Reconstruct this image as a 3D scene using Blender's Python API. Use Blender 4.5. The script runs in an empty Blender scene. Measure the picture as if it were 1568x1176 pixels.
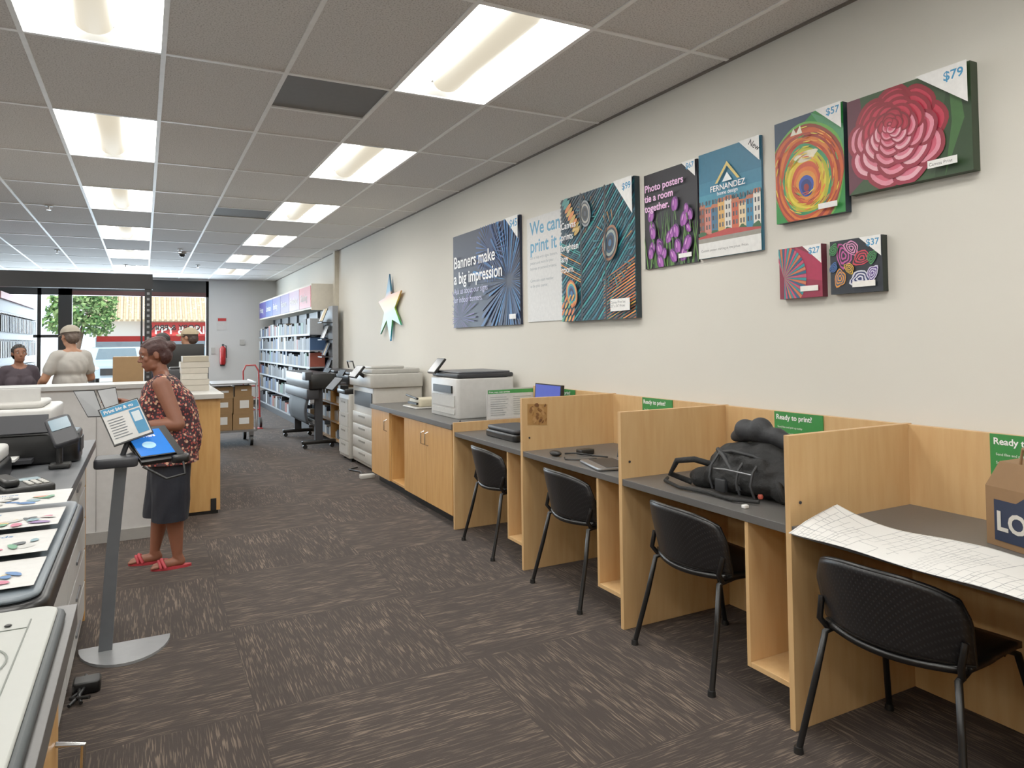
import bpy, math, random
import numpy as np
from math import sin, cos, pi, radians
from mathutils import Vector, Matrix
random.seed(7)
sc=bpy.context.scene
try:
    sc.view_settings.view_transform='Standard'; sc.view_settings.gamma=1.2
except Exception: pass
# ------------------------------------------------------------ materials
def hexc(h):
    h=h.lstrip('#'); c=[int(h[i:i+2],16)/255 for i in (0,2,4)]
    return tuple(((x/12.92) if x<=.04045 else ((x+.055)/1.055)**2.4) for x in c)+(1,)
MC={}
class NT:
    def __init__(s,m): s.t=m.node_tree; s.n=s.t.nodes
    def new(s,ty,**k):
        n=s.n.new(ty)
        for a,b in k.items(): setattr(n,a,b)
        return n
    def link(s,a,b): s.t.links.new(a,b)
    def math(s,op,a,b=None,c=None):
        n=s.n.new('ShaderNodeMath'); n.operation=op
        for i,x in enumerate((a,b,c)):
            if x is None: continue
            if isinstance(x,(int,float)): n.inputs[i].default_value=x
            else: s.link(x,n.inputs[i])
        return n.outputs[0]
    def mix(s,f,a,b):
        n=s.n.new('ShaderNodeMixRGB')
        if isinstance(f,(int,float)): n.inputs[0].default_value=f
        else: s.link(f,n.inputs[0])
        for i,x in ((1,a),(2,b)):
            if isinstance(x,tuple): n.inputs[i].default_value=x
            else: s.link(x,n.inputs[i])
        return n.outputs[0]
    def ramp(s,f,stops):
        n=s.n.new('ShaderNodeValToRGB'); s.link(f,n.inputs[0]); e=n.color_ramp.elements
        while len(e)<len(stops): e.new(.5)
        for x,(p,c) in zip(e,stops): x.position=p; x.color=c
        return n.outputs[0]
def base(name,rough=.5,metal=0):
    m=bpy.data.materials.new(name); m.use_nodes=True; nt=NT(m)
    b=nt.n['Principled BSDF']; b.inputs['Roughness'].default_value=rough; b.inputs['Metallic'].default_value=metal
    return m,nt,b
def P(h,rough=.5,metal=0,noise=.07,scale=25,bump=0,emit=0,trans=0):
    key=(h,rough,metal,noise,scale,bump,emit,trans)
    if key in MC: return MC[key]
    m,nt,b=base('m_'+h.strip('#'),rough,metal); c=hexc(h)
    tc=nt.new('ShaderNodeTexCoord'); nz=nt.new('ShaderNodeTexNoise'); nz.inputs['Scale'].default_value=scale; nz.inputs['Detail'].default_value=3
    nt.link(tc.outputs['Object'],nz.inputs['Vector'])
    d=tuple(x*(1-noise*1.5) for x in c[:3])+(1,); e=tuple(min(1,x*(1+noise)) for x in c[:3])+(1,)
    o=nt.mix(nz.outputs[0],d,e); nt.link(o,b.inputs['Base Color'])
    if bump:
        bp=nt.new('ShaderNodeBump'); bp.inputs['Strength'].default_value=bump; bp.inputs['Distance'].default_value=.01
        nt.link(nz.outputs[0],bp.inputs['Height']); nt.link(bp.outputs[0],b.inputs['Normal'])
    if emit:
        b.inputs['Emission Color'].default_value=c; b.inputs['Emission Strength'].default_value=emit
    if trans: b.inputs['Transmission Weight'].default_value=trans
    MC[key]=m; return m
def wood(h1,h2,axis=2,name='birch'):
    m,nt,b=base(name,.42); tc=nt.new('ShaderNodeTexCoord'); mp=nt.new('ShaderNodeMapping')
    s=[14,14,14]; s[axis]=1.6; mp.inputs['Scale'].default_value=s
    nt.link(tc.outputs['Object'],mp.inputs[0]); nz=nt.new('ShaderNodeTexNoise'); nz.inputs['Scale'].default_value=2.2; nz.inputs['Detail'].default_value=6
    nt.link(mp.outputs[0],nz.inputs['Vector']); o=nt.ramp(nz.outputs[0],[(.3,hexc(h1)),(.7,hexc(h2))]); nt.link(o,b.inputs['Base Color']); return m
WOOD=wood('#c69a64','#d0a873'); CAB=wood('#c08c4c','#cf9f60')
BLACK=P('#111111',.45); DGREY=P('#28292e',.5); GREYTOP=P('#555351',.42,noise=.12,scale=160); WHITE=P('#c8c7c4',.45); OFFW=P('#b5b3ad',.5)
CHROME=P('#c4c4c4',.25,1); STEEL=P('#8d8f92',.35,.8); PLBLK=P('#0a0a0b',.35); PAPER=P('#dcdcd9',.7,noise=.02)
def floor_mat():
    m,nt,b=base('carpet_tiles',.95); tc=nt.new('ShaderNodeTexCoord'); sp=nt.new('ShaderNodeSeparateXYZ'); nt.link(tc.outputs['Object'],sp.inputs[0])
    x,y=sp.outputs[0],sp.outputs[1]; S=.9
    tx=nt.math('DIVIDE',nt.math('SUBTRACT',x,.39-9),S); ty=nt.math('DIVIDE',nt.math('SUBTRACT',y,.2-9),S)
    fx=nt.math('FLOOR',tx); fy=nt.math('FLOOR',ty)
    ch=nt.math('MODULO',nt.math('ADD',fx,fy),2)
    inv=nt.math('SUBTRACT',1,ch)
    a=nt.math('ADD',nt.math('MULTIPLY',x,ch),nt.math('MULTIPLY',y,inv))
    c=nt.math('ADD',nt.math('MULTIPLY',y,ch),nt.math('MULTIPLY',x,inv))
    def streak(sa,sc_,off,det):
        cb=nt.new('ShaderNodeCombineXYZ'); nt.link(nt.math('MULTIPLY',a,sa),cb.inputs[0]); nt.link(nt.math('MULTIPLY',c,sc_),cb.inputs[1])
        nt.link(nt.math('ADD',nt.math('MULTIPLY',fx,3.7),nt.math('ADD',off,nt.math('MULTIPLY',fy,5.3))),cb.inputs[2])
        nz=nt.new('ShaderNodeTexNoise'); nz.inputs['Scale'].default_value=1; nz.inputs['Detail'].default_value=det; nt.link(cb.outputs[0],nz.inputs['Vector']); return nz.outputs[0]
    s1=streak(200,9,0,1.0); s2=streak(14,5,11,2)
    f=nt.ramp(s1,[(.55,(0,0,0,1)),(.62,(1,1,1,1))]); g=nt.ramp(s2,[(.40,(0,0,0,1)),(.68,(1,1,1,1))])
    fine=nt.new('ShaderNodeTexNoise'); fine.inputs['Scale'].default_value=220; nt.link(tc.outputs['Object'],fine.inputs['Vector'])
    bs=nt.mix(fine.outputs[0],hexc('#261e1a'),hexc('#3a302a')); bs=nt.mix(nt.math('MULTIPLY',g,.2),bs,hexc('#463a33'))
    o=nt.mix(nt.math('MULTIPLY',f,nt.math('ADD',.12,nt.math('MULTIPLY',g,.48))),bs,hexc('#857362'))
    jx=nt.math('LESS_THAN',nt.math('FRACT',tx),.005); jy=nt.math('LESS_THAN',nt.math('FRACT',ty),.005)
    o=nt.mix(nt.math('MULTIPLY',nt.math('MAXIMUM',jx,jy),.3),o,hexc('#1f1815')); nt.link(o,b.inputs['Base Color'])
    bp=nt.new('ShaderNodeBump'); bp.inputs['Strength'].default_value=.35; bp.inputs['Distance'].default_value=.002; nt.link(s1,bp.inputs['Height']); nt.link(bp.outputs[0],b.inputs['Normal'])
    return m
def ceil_mat():
    m,nt,b=base('acoustic_tile',.95); tc=nt.new('ShaderNodeTexCoord'); nz=nt.new('ShaderNodeTexNoise'); nz.inputs['Scale'].default_value=130; nz.inputs['Detail'].default_value=4
    nt.link(tc.outputs['Object'],nz.inputs['Vector']); o=nt.ramp(nz.outputs[0],[(.34,hexc('#a9a4a0')),(.5,hexc('#d6d2ce'))]); nt.link(o,b.inputs['Base Color'])
    bp=nt.new('ShaderNodeBump'); bp.inputs['Strength'].default_value=.25; bp.inputs['Distance'].default_value=.003; nt.link(nz.outputs[0],bp.inputs['Height']); nt.link(bp.outputs[0],b.inputs['Normal']); return m
def floral():
    m,nt,b=base('floral_blouse',.8); tc=nt.new('ShaderNodeTexCoord'); v=nt.new('ShaderNodeTexVoronoi'); v.inputs['Scale'].default_value=58; nt.link(tc.outputs['Object'],v.inputs['Vector'])
    v2=nt.new('ShaderNodeTexVoronoi'); v2.inputs['Scale'].default_value=34; nt.link(tc.outputs['Object'],v2.inputs['Vector'])
    f=nt.ramp(v.outputs['Distance'],[(.30,(1,1,1,1)),(.42,(0,0,0,1))]); g=nt.ramp(v2.outputs['Distance'],[(.26,(1,1,1,1)),(.34,(0,0,0,1))])
    o=nt.mix(f,hexc('#2c121a'),hexc('#a8433a')); o=nt.mix(g,o,hexc('#cfa284')); nt.link(o,b.inputs['Base Color']); return m
def plan_mat():
    m,nt,b=base('blueprint_paper',.7); tc=nt.new('ShaderNodeTexCoord'); o=hexc('#d6d5d1')
    col=None
    for sc_,ms,thr,amp in ((6,.008,.40,1.0),(15,.018,.50,.9),(31,.03,.60,.7)):
        mp=nt.new('ShaderNodeMapping'); mp.inputs['Rotation'].default_value=(0,0,.05); nt.link(tc.outputs['Object'],mp.inputs[0])
        br=nt.new('ShaderNodeTexBrick'); br.inputs['Scale'].default_value=sc_; br.inputs['Mortar Size'].default_value=ms; br.offset=.37; br.squash=.6; br.squash_frequency=3; br.inputs['Brick Width'].default_value=.8; br.inputs['Row Height'].default_value=.45
        br.inputs['Color1'].default_value=(1,1,1,1); br.inputs['Color2'].default_value=(1,1,1,1); br.inputs['Mortar'].default_value=(0,0,0,1); nt.link(mp.outputs[0],br.inputs['Vector'])
        nz=nt.new('ShaderNodeTexNoise'); nz.inputs['Scale'].default_value=4+sc_*.12; nz.inputs['Detail'].default_value=0; nt.link(tc.outputs['Object'],nz.inputs['Vector'])
        mask=nt.math('MULTIPLY',nt.math('MULTIPLY',nt.math('SUBTRACT',1,br.outputs['Color']),nt.math('GREATER_THAN',nz.outputs[0],thr)),amp)
        col=mask if col is None else nt.math('MAXIMUM',col,mask)
    oo=nt.mix(nt.math('MULTIPLY',col,.7),o,hexc('#6a6e74')); nt.link(oo,b.inputs['Base Color']); return m
def dots_mat():
    m,nt,b=base('perforated_plastic',.4); tc=nt.new('ShaderNodeTexCoord'); sp=nt.new('ShaderNodeSeparateXYZ'); nt.link(tc.outputs['Object'],sp.inputs[0])
    k=2*pi/.018
    s=nt.math('MULTIPLY',nt.math('SINE',nt.math('MULTIPLY',sp.outputs[0],k)),nt.math('SINE',nt.math('MULTIPLY',nt.math('ADD',sp.outputs[2],nt.math('MULTIPLY',sp.outputs[1],1.0)),k)))
    f=nt.math('GREATER_THAN',s,.6); o=nt.mix(f,hexc('#101012'),hexc('#232325')); nt.link(o,b.inputs['Base Color']); return m
def star_mat():
    m,nt,b=base('star_gradient',.4); tc=nt.new('ShaderNodeTexCoord'); sp=nt.new('ShaderNodeSeparateXYZ'); nt.link(tc.outputs['Object'],sp.inputs[0])
    f=nt.math('DIVIDE',nt.math('SUBTRACT',sp.outputs[2],1.43),.86); f=nt.math('ADD',f,nt.math('MULTIPLY',nt.math('SUBTRACT',sp.outputs[1],8.63),.15))
    o=nt.ramp(f,[(0,hexc('#1c7fb8')),(.22,hexc('#1f8a3a')),(.42,hexc('#7aa82e')),(.55,hexc('#d8b62c')),(.66,hexc('#c9802a')),(.74,hexc('#22708e')),(1,hexc('#174f76'))]); nt.link(o,b.inputs['Base Color']); return m
# ------------------------------------------------------------ builder
class B:
    def __init__(s,name): s.name=name; s.v=[]; s.f=[]; s.mi=[]; s.sm=[]; s.mats=[]; s.T=Matrix()
    def idx(s,m):
        if m not in s.mats: s.mats.append(m)
        return s.mats.index(m)
    def add(s,vs,fs,m,smooth=False,T=None):
        M=s.T@T if T is not None else s.T; o=len(s.v); i=s.idx(m)
        s.v.extend([tuple(M@Vector(v)) for v in vs])
        for f in fs: s.f.append([o+k for k in f]); s.mi.append(i); s.sm.append(smooth)
        return s
    def box(s,x0,x1,y0,y1,z0,z1,m,T=None):
        vs=[(x0,y0,z0),(x1,y0,z0),(x1,y1,z0),(x0,y1,z0),(x0,y0,z1),(x1,y0,z1),(x1,y1,z1),(x0,y1,z1)]
        return s.add(vs,[(0,3,2,1),(4,5,6,7),(0,1,5,4),(1,2,6,5),(2,3,7,6),(3,0,4,7)],m,False,T)
    def rbox(s,x0,x1,y0,y1,z0,z1,m,r,T=None,n=4):
        r=min(r,(x1-x0)/2.01,(y1-y0)/2.01); c=min(r*.5,(z1-z0)/2.1,.011)
        def ring(ins,z):
            out=[]
            for cx,cy,a0 in ((x1-r,y1-r,0),(x0+r,y1-r,pi/2),(x0+r,y0+r,pi),(x1-r,y0+r,3*pi/2)):
                for k in range(n+1):
                    a=a0+pi/2*k/n; rr=max(r-ins,.0001); out.append((cx+rr*cos(a),cy+rr*sin(a),z))
            return out
        return s.loft([ring(c,z0),ring(c*.3,z0+c*.3),ring(0,z0+c),ring(0,z1-c),ring(c*.3,z1-c*.3),ring(c,z1)],m,True,T)
    def loft(s,rings,m,caps=True,T=None,smooth=True,closed=True):
        n=len(rings[0]); vs=[p for r in rings for p in r]; fs=[]
        for i in range(len(rings)-1):
            for k in range(n if closed else n-1):
                a=i*n+k; b=i*n+(k+1)%n; fs.append((a,b,b+n,a+n))
        s.add(vs,fs,m,smooth,T)
        if caps:
            s.add(list(rings[0]),[tuple(range(n))[::-1]],m,False,T); s.add(list(rings[-1]),[tuple(range(n))],m,False,T)
        return s
    def cyl(s,p0,p1,r0,r1=None,m=None,n=16,T=None,caps=True):
        r1=r0 if r1 is None else r1
        return s.tube([p0,p1],[r0,r1],m,n,T,caps)
    def tube(s,pts,r,m,n=8,T=None,caps=True):
        pts=[Vector(p) for p in pts]; R=r if isinstance(r,(list,tuple)) else [r]*len(pts)
        rings=[]; up=None
        for i,p in enumerate(pts):
            d=(pts[min(i+1,len(pts)-1)]-pts[max(i-1,0)]).normalized()
            if up is None: up=d.orthogonal().normalized()
            up=(up-d*up.dot(d)).normalized(); w=d.cross(up)
            rings.append([tuple(p+R[i]*(up*cos(2*pi*k/n)+w*sin(2*pi*k/n))) for k in range(n)])
        return s.loft(rings,m,caps,T)
    def ell(s,c,r,m,n=16,T=None):
        rings=[]
        for i in range(1,n//2):
            t=pi*i/(n//2); rings.append([(c[0]+r[0]*sin(t)*cos(2*pi*k/n),c[1]+r[1]*sin(t)*sin(2*pi*k/n),c[2]-r[2]*cos(t)) for k in range(n)])
        return s.loft(rings,m,True,T)
    def prism(s,pts,axis,a,b,m,T=None,smooth=False):
        def mk(p,t):
            return {0:(t,p[0],p[1]),1:(p[0],t,p[1]),2:(p[0],p[1],t)}[axis]
        n=len(pts); vs=[mk(p,a) for p in pts]+[mk(p,b) for p in pts]
        s.add(vs,[tuple(range(n)),tuple(range(2*n-1,n-1,-1))],m,False,T)
        return s.add(vs,[(k,k+n,(k+1)%n+n,(k+1)%n) for k in range(n)],m,smooth,T)
    def surf(s,fn,nu,nv,m,th=0,T=None):
        g=[[Vector(fn(i/nu,j/nv)) for j in range(nv+1)] for i in range(nu+1)]
        vs=[p for r in g for p in r]; W=nv+1
        fs=[(i*W+j,i*W+j+1,(i+1)*W+j+1,(i+1)*W+j) for i in range(nu) for j in range(nv)]
        if not th: return s.add(vs,fs,m,True,T)
        N=[]
        for i in range(nu+1):
            for j in range(nv+1):
                a=g[min(i+1,nu)][j]-g[max(i-1,0)][j]; b=g[i][min(j+1,nv)]-g[i][max(j-1,0)]; N.append(a.cross(b).normalized())
        vs2=[v+n*th for v,n in zip(vs,N)]; o=len(vs)
        fs2=[tuple(o+k for k in f[::-1]) for f in fs]; ed=[]
        bd=[(0,j) for j in range(nv)]+[(i,nv) for i in range(nu)]+[(nu,j) for j in range(nv,0,-1)]+[(i,0) for i in range(nu,0,-1)]
        bi=[i*W+j for i,j in bd]
        for k in range(len(bi)): a,b=bi[k],bi[(k+1)%len(bi)]; ed.append((a,a+o,b+o,b))
        return s.add(vs+vs2,fs+fs2+ed,m,True,T)
    def panel(s,q,th,m,mf=None,inset=.0):
        q=[Vector(p) for p in q]; n=(q[3]-q[0]).cross(q[1]-q[0]).normalized()
        bk=[p-n*th for p in q]
        s.add(q+bk,[(0,3,2,1),(4,5,6,7),(0,1,5,4),(1,2,6,5),(2,3,7,6),(3,0,4,7)],m)
        if mf:
            c=sum(q,Vector())/4; s.add([p+(c-p)*inset+n*.0012 for p in q],[(0,3,2,1)],mf)
        return s
    def text(s,body,size,T,m,bold=0.0,align='LEFT',sp=1.0):
        c=bpy.data.curves.new('t','FONT'); c.body=body; c.size=size; c.offset=bold*size; c.align_x=align; c.space_line=sp; c.resolution_u=3
        o=bpy.data.objects.new('t',c); sc.collection.objects.link(o); me=bpy.data.meshes.new_from_object(o.evaluated_get(bpy.context.evaluated_depsgraph_get()))
        vs=[v.co.copy() for v in me.vertices]; fs=[tuple(p.vertices) for p in me.polygons]
        bpy.data.objects.remove(o); bpy.data.curves.remove(c); bpy.data.meshes.remove(me)
        if fs: s.add(vs,fs,m,False,T)
        return s
    def done(s,bevel=0):
        me=bpy.data.meshes.new(s.name); me.from_pydata(s.v,[],s.f); me.update()
        for m in s.mats: me.materials.append(m)
        me.polygons.foreach_set('material_index',s.mi); me.polygons.foreach_set('use_smooth',s.sm)
        o=bpy.data.objects.new(s.name,me); sc.collection.objects.link(o)
        if bevel:
            md=o.modifiers.new('b','BEVEL'); md.width=bevel; md.segments=2; md.limit_method='ANGLE'; md.angle_limit=radians(50)
        return o
def frame(o,x,y):
    x=Vector(x).normalized(); y=Vector(y).normalized(); n=x.cross(y)
    M=Matrix.Identity(4)
    for i in range(3): M[i][0]=x[i]; M[i][1]=y[i]; M[i][2]=n[i]; M[i][3]=o[i]
    return M
def RZ(a,loc=(0,0,0)): return Matrix.Translation(loc)@Matrix.Rotation(radians(a),4,'Z')
class Art:
    """flat printed artwork: coloured polygons clipped to a rectangle"""
    def __init__(s,b,F,w,h,step=.00012): s.b=b; s.F=F; s.w=w; s.h=h; s.z=.0005; s.step=step
    def poly(s,pts,c):
        p=[tuple(q) for q in pts]
        for ax,val,sg in ((0,0,1),(0,s.w,-1),(1,0,1),(1,s.h,-1)):
            out=[]
            for i in range(len(p)):
                a,b=p[i-1],p[i]; ia=(a[ax]-val)*sg>=0; ib=(b[ax]-val)*sg>=0
                if ia!=ib:
                    t=(val-a[ax])/(b[ax]-a[ax]); out.append((a[0]+t*(b[0]-a[0]),a[1]+t*(b[1]-a[1])))
                if ib: out.append(b)
            p=out
            if len(p)<3: return
        s.b.add([(x,y,s.z) for x,y in p],[tuple(range(len(p)))],P(c,.5,noise=.1,scale=40),False,s.F); s.z+=s.step
    def rect(s,x0,y0,x1,y1,c): s.poly([(x0,y0),(x1,y0),(x1,y1),(x0,y1)],c)
    def ell(s,cx,cy,rx,ry,c,rot=0,n=28,wob=0,ph=0):
        pts=[]
        for k in range(n):
            a=2*pi*k/n; q=1+wob*sin(3*a+ph)+wob*.6*sin(5*a+ph*2); x=rx*q*cos(a); y=ry*q*sin(a); pts.append((cx+x*cos(rot)-y*sin(rot),cy+x*sin(rot)+y*cos(rot)))
        s.poly(pts,c)
    def text(s,t,x,y,size,c,bold=0.01,sp=1.0,align='LEFT',rot=0):
        s.b.text(t,size,s.F@Matrix.Translation((x,y,s.z))@Matrix.Rotation(rot,4,'Z'),P(c,.5,noise=.02),bold,align,sp); s.z+=s.step
# ------------------------------------------------------------ room
XW=2.806; ZC=2.915; YF=17.6; XL=-6.2; YB=-3.2
GX=1.3052; GY=4.0048
troffers=[]
b=B('floor'); b.add([(XL-.1,YB-.1,0),(XW+.1,YB-.1,0),(XW+.1,YF+.15,0),(XL-.1,YF+.15,0),(XL-.1,YB-.1,-.12),(XW+.1,YB-.1,-.12),(XW+.1,YF+.15,-.12),(XL-.1,YF+.15,-.12)],[(0,1,2,3),(7,6,5,4),(0,4,5,1),(1,5,6,2),(2,6,7,3),(3,7,4,0)],floor_mat()); b.done()
WALL=P('#d6d2c7',.8,noise=.015,scale=3); WALLF=P('#cacac8',.8,noise=.02,scale=3)
b=B('wall_right'); b.box(XW,XW+.12,YB-.1,YF+.15,0,3.2,WALL); b.done()
b=B('wall_left'); b.box(XL-.12,XL,YB-.1,YF+.15,0,3.2,WALLF); b.done()
b=B('wall_front'); b.box(XL,XW,YB-.12,YB,0,3.2,WALLF); b.done()
b=B('wall_far'); WL,WR=-2.75,1.33
b.box(XL,WL,YF,YF+.15,0,3.2,WALLF); b.box(WR,XW,YF,YF+.15,0,3.2,WALLF); b.box(WL,WR,YF,YF+.15,2.87,3.2,WALLF); b.box(WL,WR,YF,YF+.15,0,.45,WALLF); b.done()
b=B('trim_roof_slab'); b.box(XL-.12,XW+.12,YB-.12,YF+.15,3.2,3.3,WALLF); b.done()
kx0=math.floor((XL-GX)/.61); ceil=B('ceiling'); CM=ceil_mat(); VENT=P('#6a6866',.7); grid=B('trim_ceiling_grid'); TB=P('#f4f3f0',.5)
ky0=math.floor((YB-GY)/1.22)
cols=[0,-3,-6,-9]
for i in range(kx0,4):
    for j in range(ky0,13):
        x0=max(XL,GX+.61*i); x1=min(XW,GX+.61*(i+1)); y0=max(YB,GY+1.22*j); y1=min(YF,GY+1.22*(j+1))
        if x1-x0<.01 or y1-y0<.01: continue
        if i in cols and j%2==1 and (y1-y0)>1.2:
            if not (i<=-6 and j>=6): troffers.append((x0,x1,y0,y1)); continue
        if i==-1 and j in(0,): 
            ceil.box(x0,x1,y0,y0+.61,ZC+.004,ZC+.02,VENT); ceil.box(x0,x1,y0+.61,y1,ZC,ZC+.02,CM); continue
        if i==-1 and j==3:
            ceil.box(x0,x1,y1-.61,y1,ZC+.004,ZC+.02,VENT); ceil.box(x0,x1,y0,y1-.61,ZC,ZC+.02,CM); continue
        ceil.box(x0,x1,y0,y1,ZC,ZC+.02,CM)
ceil.done()
for i in range(kx0,4):
    x=GX+.61*i
    if XL<x<XW: grid.box(x-.012,x+.012,YB,YF,ZC-.006,ZC+.012,TB)
for j in range(ky0,13):
    y=GY+1.22*j
    if YB<y<YF: grid.box(XL,XW,y-.012,y+.012,ZC-.0055,ZC+.012,TB)
for (i,y) in ((-1,GY+.61),(-1,GY+1.22*4-.61)): grid.box(GX+.61*i,GX+.61*(i+1),y-.012,y+.012,ZC-.005,ZC+.012,TB)
grid.box(XW-.022,XW,YB,YF,ZC-.008,ZC+.012,P('#6e655c',.6))
grid.done()
PANM,nt,bb=base('troffer_pan',.5); bb.inputs['Base Color'].default_value=(.9,.9,.9,1); bb.inputs['Emission Color'].default_value=(1,.98,.925,1); bb.inputs['Emission Strength'].default_value=16.5
TUBM,nt,bb=base('troffer_diffuser',.6); bb.inputs['Base Color'].default_value=(.03,.028,.02,1); bb.inputs['Emission Color'].default_value=(1,.88,.66,1); bb.inputs['Emission Strength'].default_value=.66
ENDM,nt,bb=base('troffer_end',.5); bb.inputs['Base Color'].default_value=(.12,.12,.11,1); bb.inputs['Emission Color'].default_value=(1,.95,.84,1); bb.inputs['Emission Strength'].default_value=.25
for (x0,x1,y0,y1) in troffers:
    t=B('ceiling_light_troffer'); xc=(x0+x1)/2; w=(x1-x0)/2-.013; y0+=.013; y1-=.013
    sec=[]
    for k in range(13):
        u=-1+2*k/12; sec.append((xc+u*w, ZC+.003+.10*(1-abs(u)**2.6)))
    t.loft([[(x,y0,z) for x,z in sec],[(x,y1,z) for x,z in sec]],PANM,False,closed=False)
    for yy in (y0,y1):
        t.add([(x,yy,z) for x,z in sec],[tuple(range(13))],ENDM)
    ts=[(xc+.085*cos(pi+pi*k/10), ZC+.062+.062*sin(pi+pi*k/10)) for k in range(11)]
    a,c=y0+.05,y1-.05
    t.loft([[(xc+(x-xc)*q,yy,ZC+.062+(z-ZC-.062)*q) for x,z in ts] for yy,q in ((a,.3),(a+.015,.85),(a+.04,1),(c-.04,1),(c-.015,.85),(c,.3))],TUBM,False,closed=True)
    t.box(xc-.085,xc+.085,a,c,ZC+.062,ZC+.07,ENDM)
    t.done()
for x,y in ((-.9,8.9),(-1.2,13),(.5,12.2),(.9,14.5),(-.3,14.9),(-1.15,6.1)):
    b=B('ceiling_sprinkler'); b.cyl((x,y,ZC-.012),(x,y,ZC),.04,.04,OFFW); b.cyl((x,y,ZC-.045),(x,y,ZC-.012),.01,.012,CHROME,8); b.cyl((x,y,ZC-.05),(x,y,ZC-.045),.022,.022,CHROME,10); b.done()
x,y=.55,12.6
b=B('security_camera_dome'); b.cyl((x,y,ZC-.03),(x,y,ZC),.06,.07,OFFW); b.ell((x,y,ZC-.035),(.045,.045,.045),PLBLK); b.done()
b=B('trim_corner_post'); b.box(XW-.07,XW,11.42,11.53,0,ZC-.01,P('#c9c1af',.6)); b.done()
b=B('baseboard_right'); b.box(XW-.012,XW,YB,YF,0,.1,P('#2b2724',.6)); b.done()
b=B('baseboard_far'); b.box(WR,XW-.015,YF-.012,YF,0,.1,P('#2b2724',.6)); b.done()
# window
FR=P('#1c1a19',.4); b=B('window_1')
yy0,yy1=YF+.02,YF+.1
for x0,x1 in ((WL,WL+.06),(-1.97,-1.9),(-1.6,-1.35),(1.27,WR)): b.box(x0,x1,yy0,yy1,.45,2.87,FR)
b.box(-.06,-.02,yy0,yy1,.45,2.5,FR); b.box(WL,WR,yy0,yy1,2.5,2.87,FR); b.box(WL,WR,yy0,yy1,.45,.52,FR); b.box(WL,-1.6,yy0,yy1,1.6,1.66,FR)
b.box(-1.35,1.27,yy0-.03,yy0,2.5,2.6,P('#4a1c1a',.5))
GL=bpy.data.materials.new('glass'); GL.use_nodes=True; n=GL.node_tree; n.nodes.clear(); tr=n.nodes.new('ShaderNodeBsdfTransparent'); tr.inputs[0].default_value=(.93,.96,.95,1); gg=n.nodes.new('ShaderNodeBsdfGlossy'); gg.inputs['Roughness'].default_value=.02; mx=n.nodes.new('ShaderNodeMixShader'); mx.inputs[0].default_value=.06; oo=n.nodes.new('ShaderNodeOutputMaterial')
n.links.new(tr.outputs[0],mx.inputs[1]); n.links.new(gg.outputs[0],mx.inputs[2]); n.links.new(mx.outputs[0],oo.inputs[0])
b.add([(WL,YF+.06,.45),(WR,YF+.06,.45),(WR,YF+.06,2.6),(WL,YF+.06,2.6)],[(0,1,2,3)],GL)
b.box(-.9,1.25,YF+.045,YF+.05,1.5,1.62,P('#b8201c',.5)); b.text('COPY & PRINT',.17,frame((1.15,YF+.04,1.75),(-1,0,0),(0,0,1)),P('#2a2a2a',.5),.02)
b.done()
# outside
b=B('ground_outside'); b.box(-60,60,YF+.15,80,-.3,-.12,P('#b9b4ac',.9)); b.done()
b=B('storefront_building'); W2=P('#e8e4dc',.8); TILE=P('#cdb492',.8,noise=.25,scale=6); RED=P('#b8201c',.6)
b.box(-2.6,14,50,60,-.12,3.0,W2); b.box(.1,9,49.6,50,2.0,2.85,RED); b.box(-2.6,14,49.9,50,.2,1.9,P('#5a6670',.2))
for k in range(9): b.add([(-3,49+k*.35,2.9+k*.28),(15,49+k*.35,2.9+k*.28),(15,49.4+k*.35,3.2+k*.28),(-3,49.4+k*.35,3.2+k*.28)],[(0,1,2,3)],TILE)
for k in range(60): b.cyl((-3+k*.3,48.95,2.95),(-3+k*.3,52,5.45),.09,.09,TILE,6)
b.text('PPY & PRINT',.7,frame((.6,49.5,2.12),(1,0,0),(0,0,1)),W2,.02); b.done()
b=B('tree_outside'); b.tube([(-2.6,38,-.12),(-2.7,38,1.2),(-2.5,38,2.2),(-2.3,38,3)],[.15,.12,.09,.05],P('#5b4636',.9)); b.tube([(-2.65,38,1.6),(-3.1,38,2.4),(-3.3,38,3.2)],[.08,.06,.03],P('#5b4636',.9))
lv=[P(c,.9,noise=.4,scale=9) for c in ('#3f6a30','#587f3e','#7a9c55','#93ad6c')]
cl=[(-2.6,3.2,1.15),(-3.3,2.7,.8),(-1.9,2.6,.8),(-2.5,3.9,.8),(-3.1,3.6,.7),(-1.8,3.4,.7)]
for k in range(2600):
    cx,cz,rr=random.choice(cl); d=Vector((random.gauss(0,1),random.gauss(0,1),random.gauss(0,1))).normalized()*rr*random.uniform(.6,1.05); p=Vector((cx,38,cz))+d
    a=Vector((random.gauss(0,1),random.gauss(0,1),random.gauss(0,1))).normalized(); c=a.orthogonal().normalized(); s_=random.uniform(.08,.16)
    b.add([p-a*s_,p+c*s_*.6,p+a*s_,p-c*s_*.6],[(0,1,2,3)],random.choice(lv))
b.done()
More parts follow.
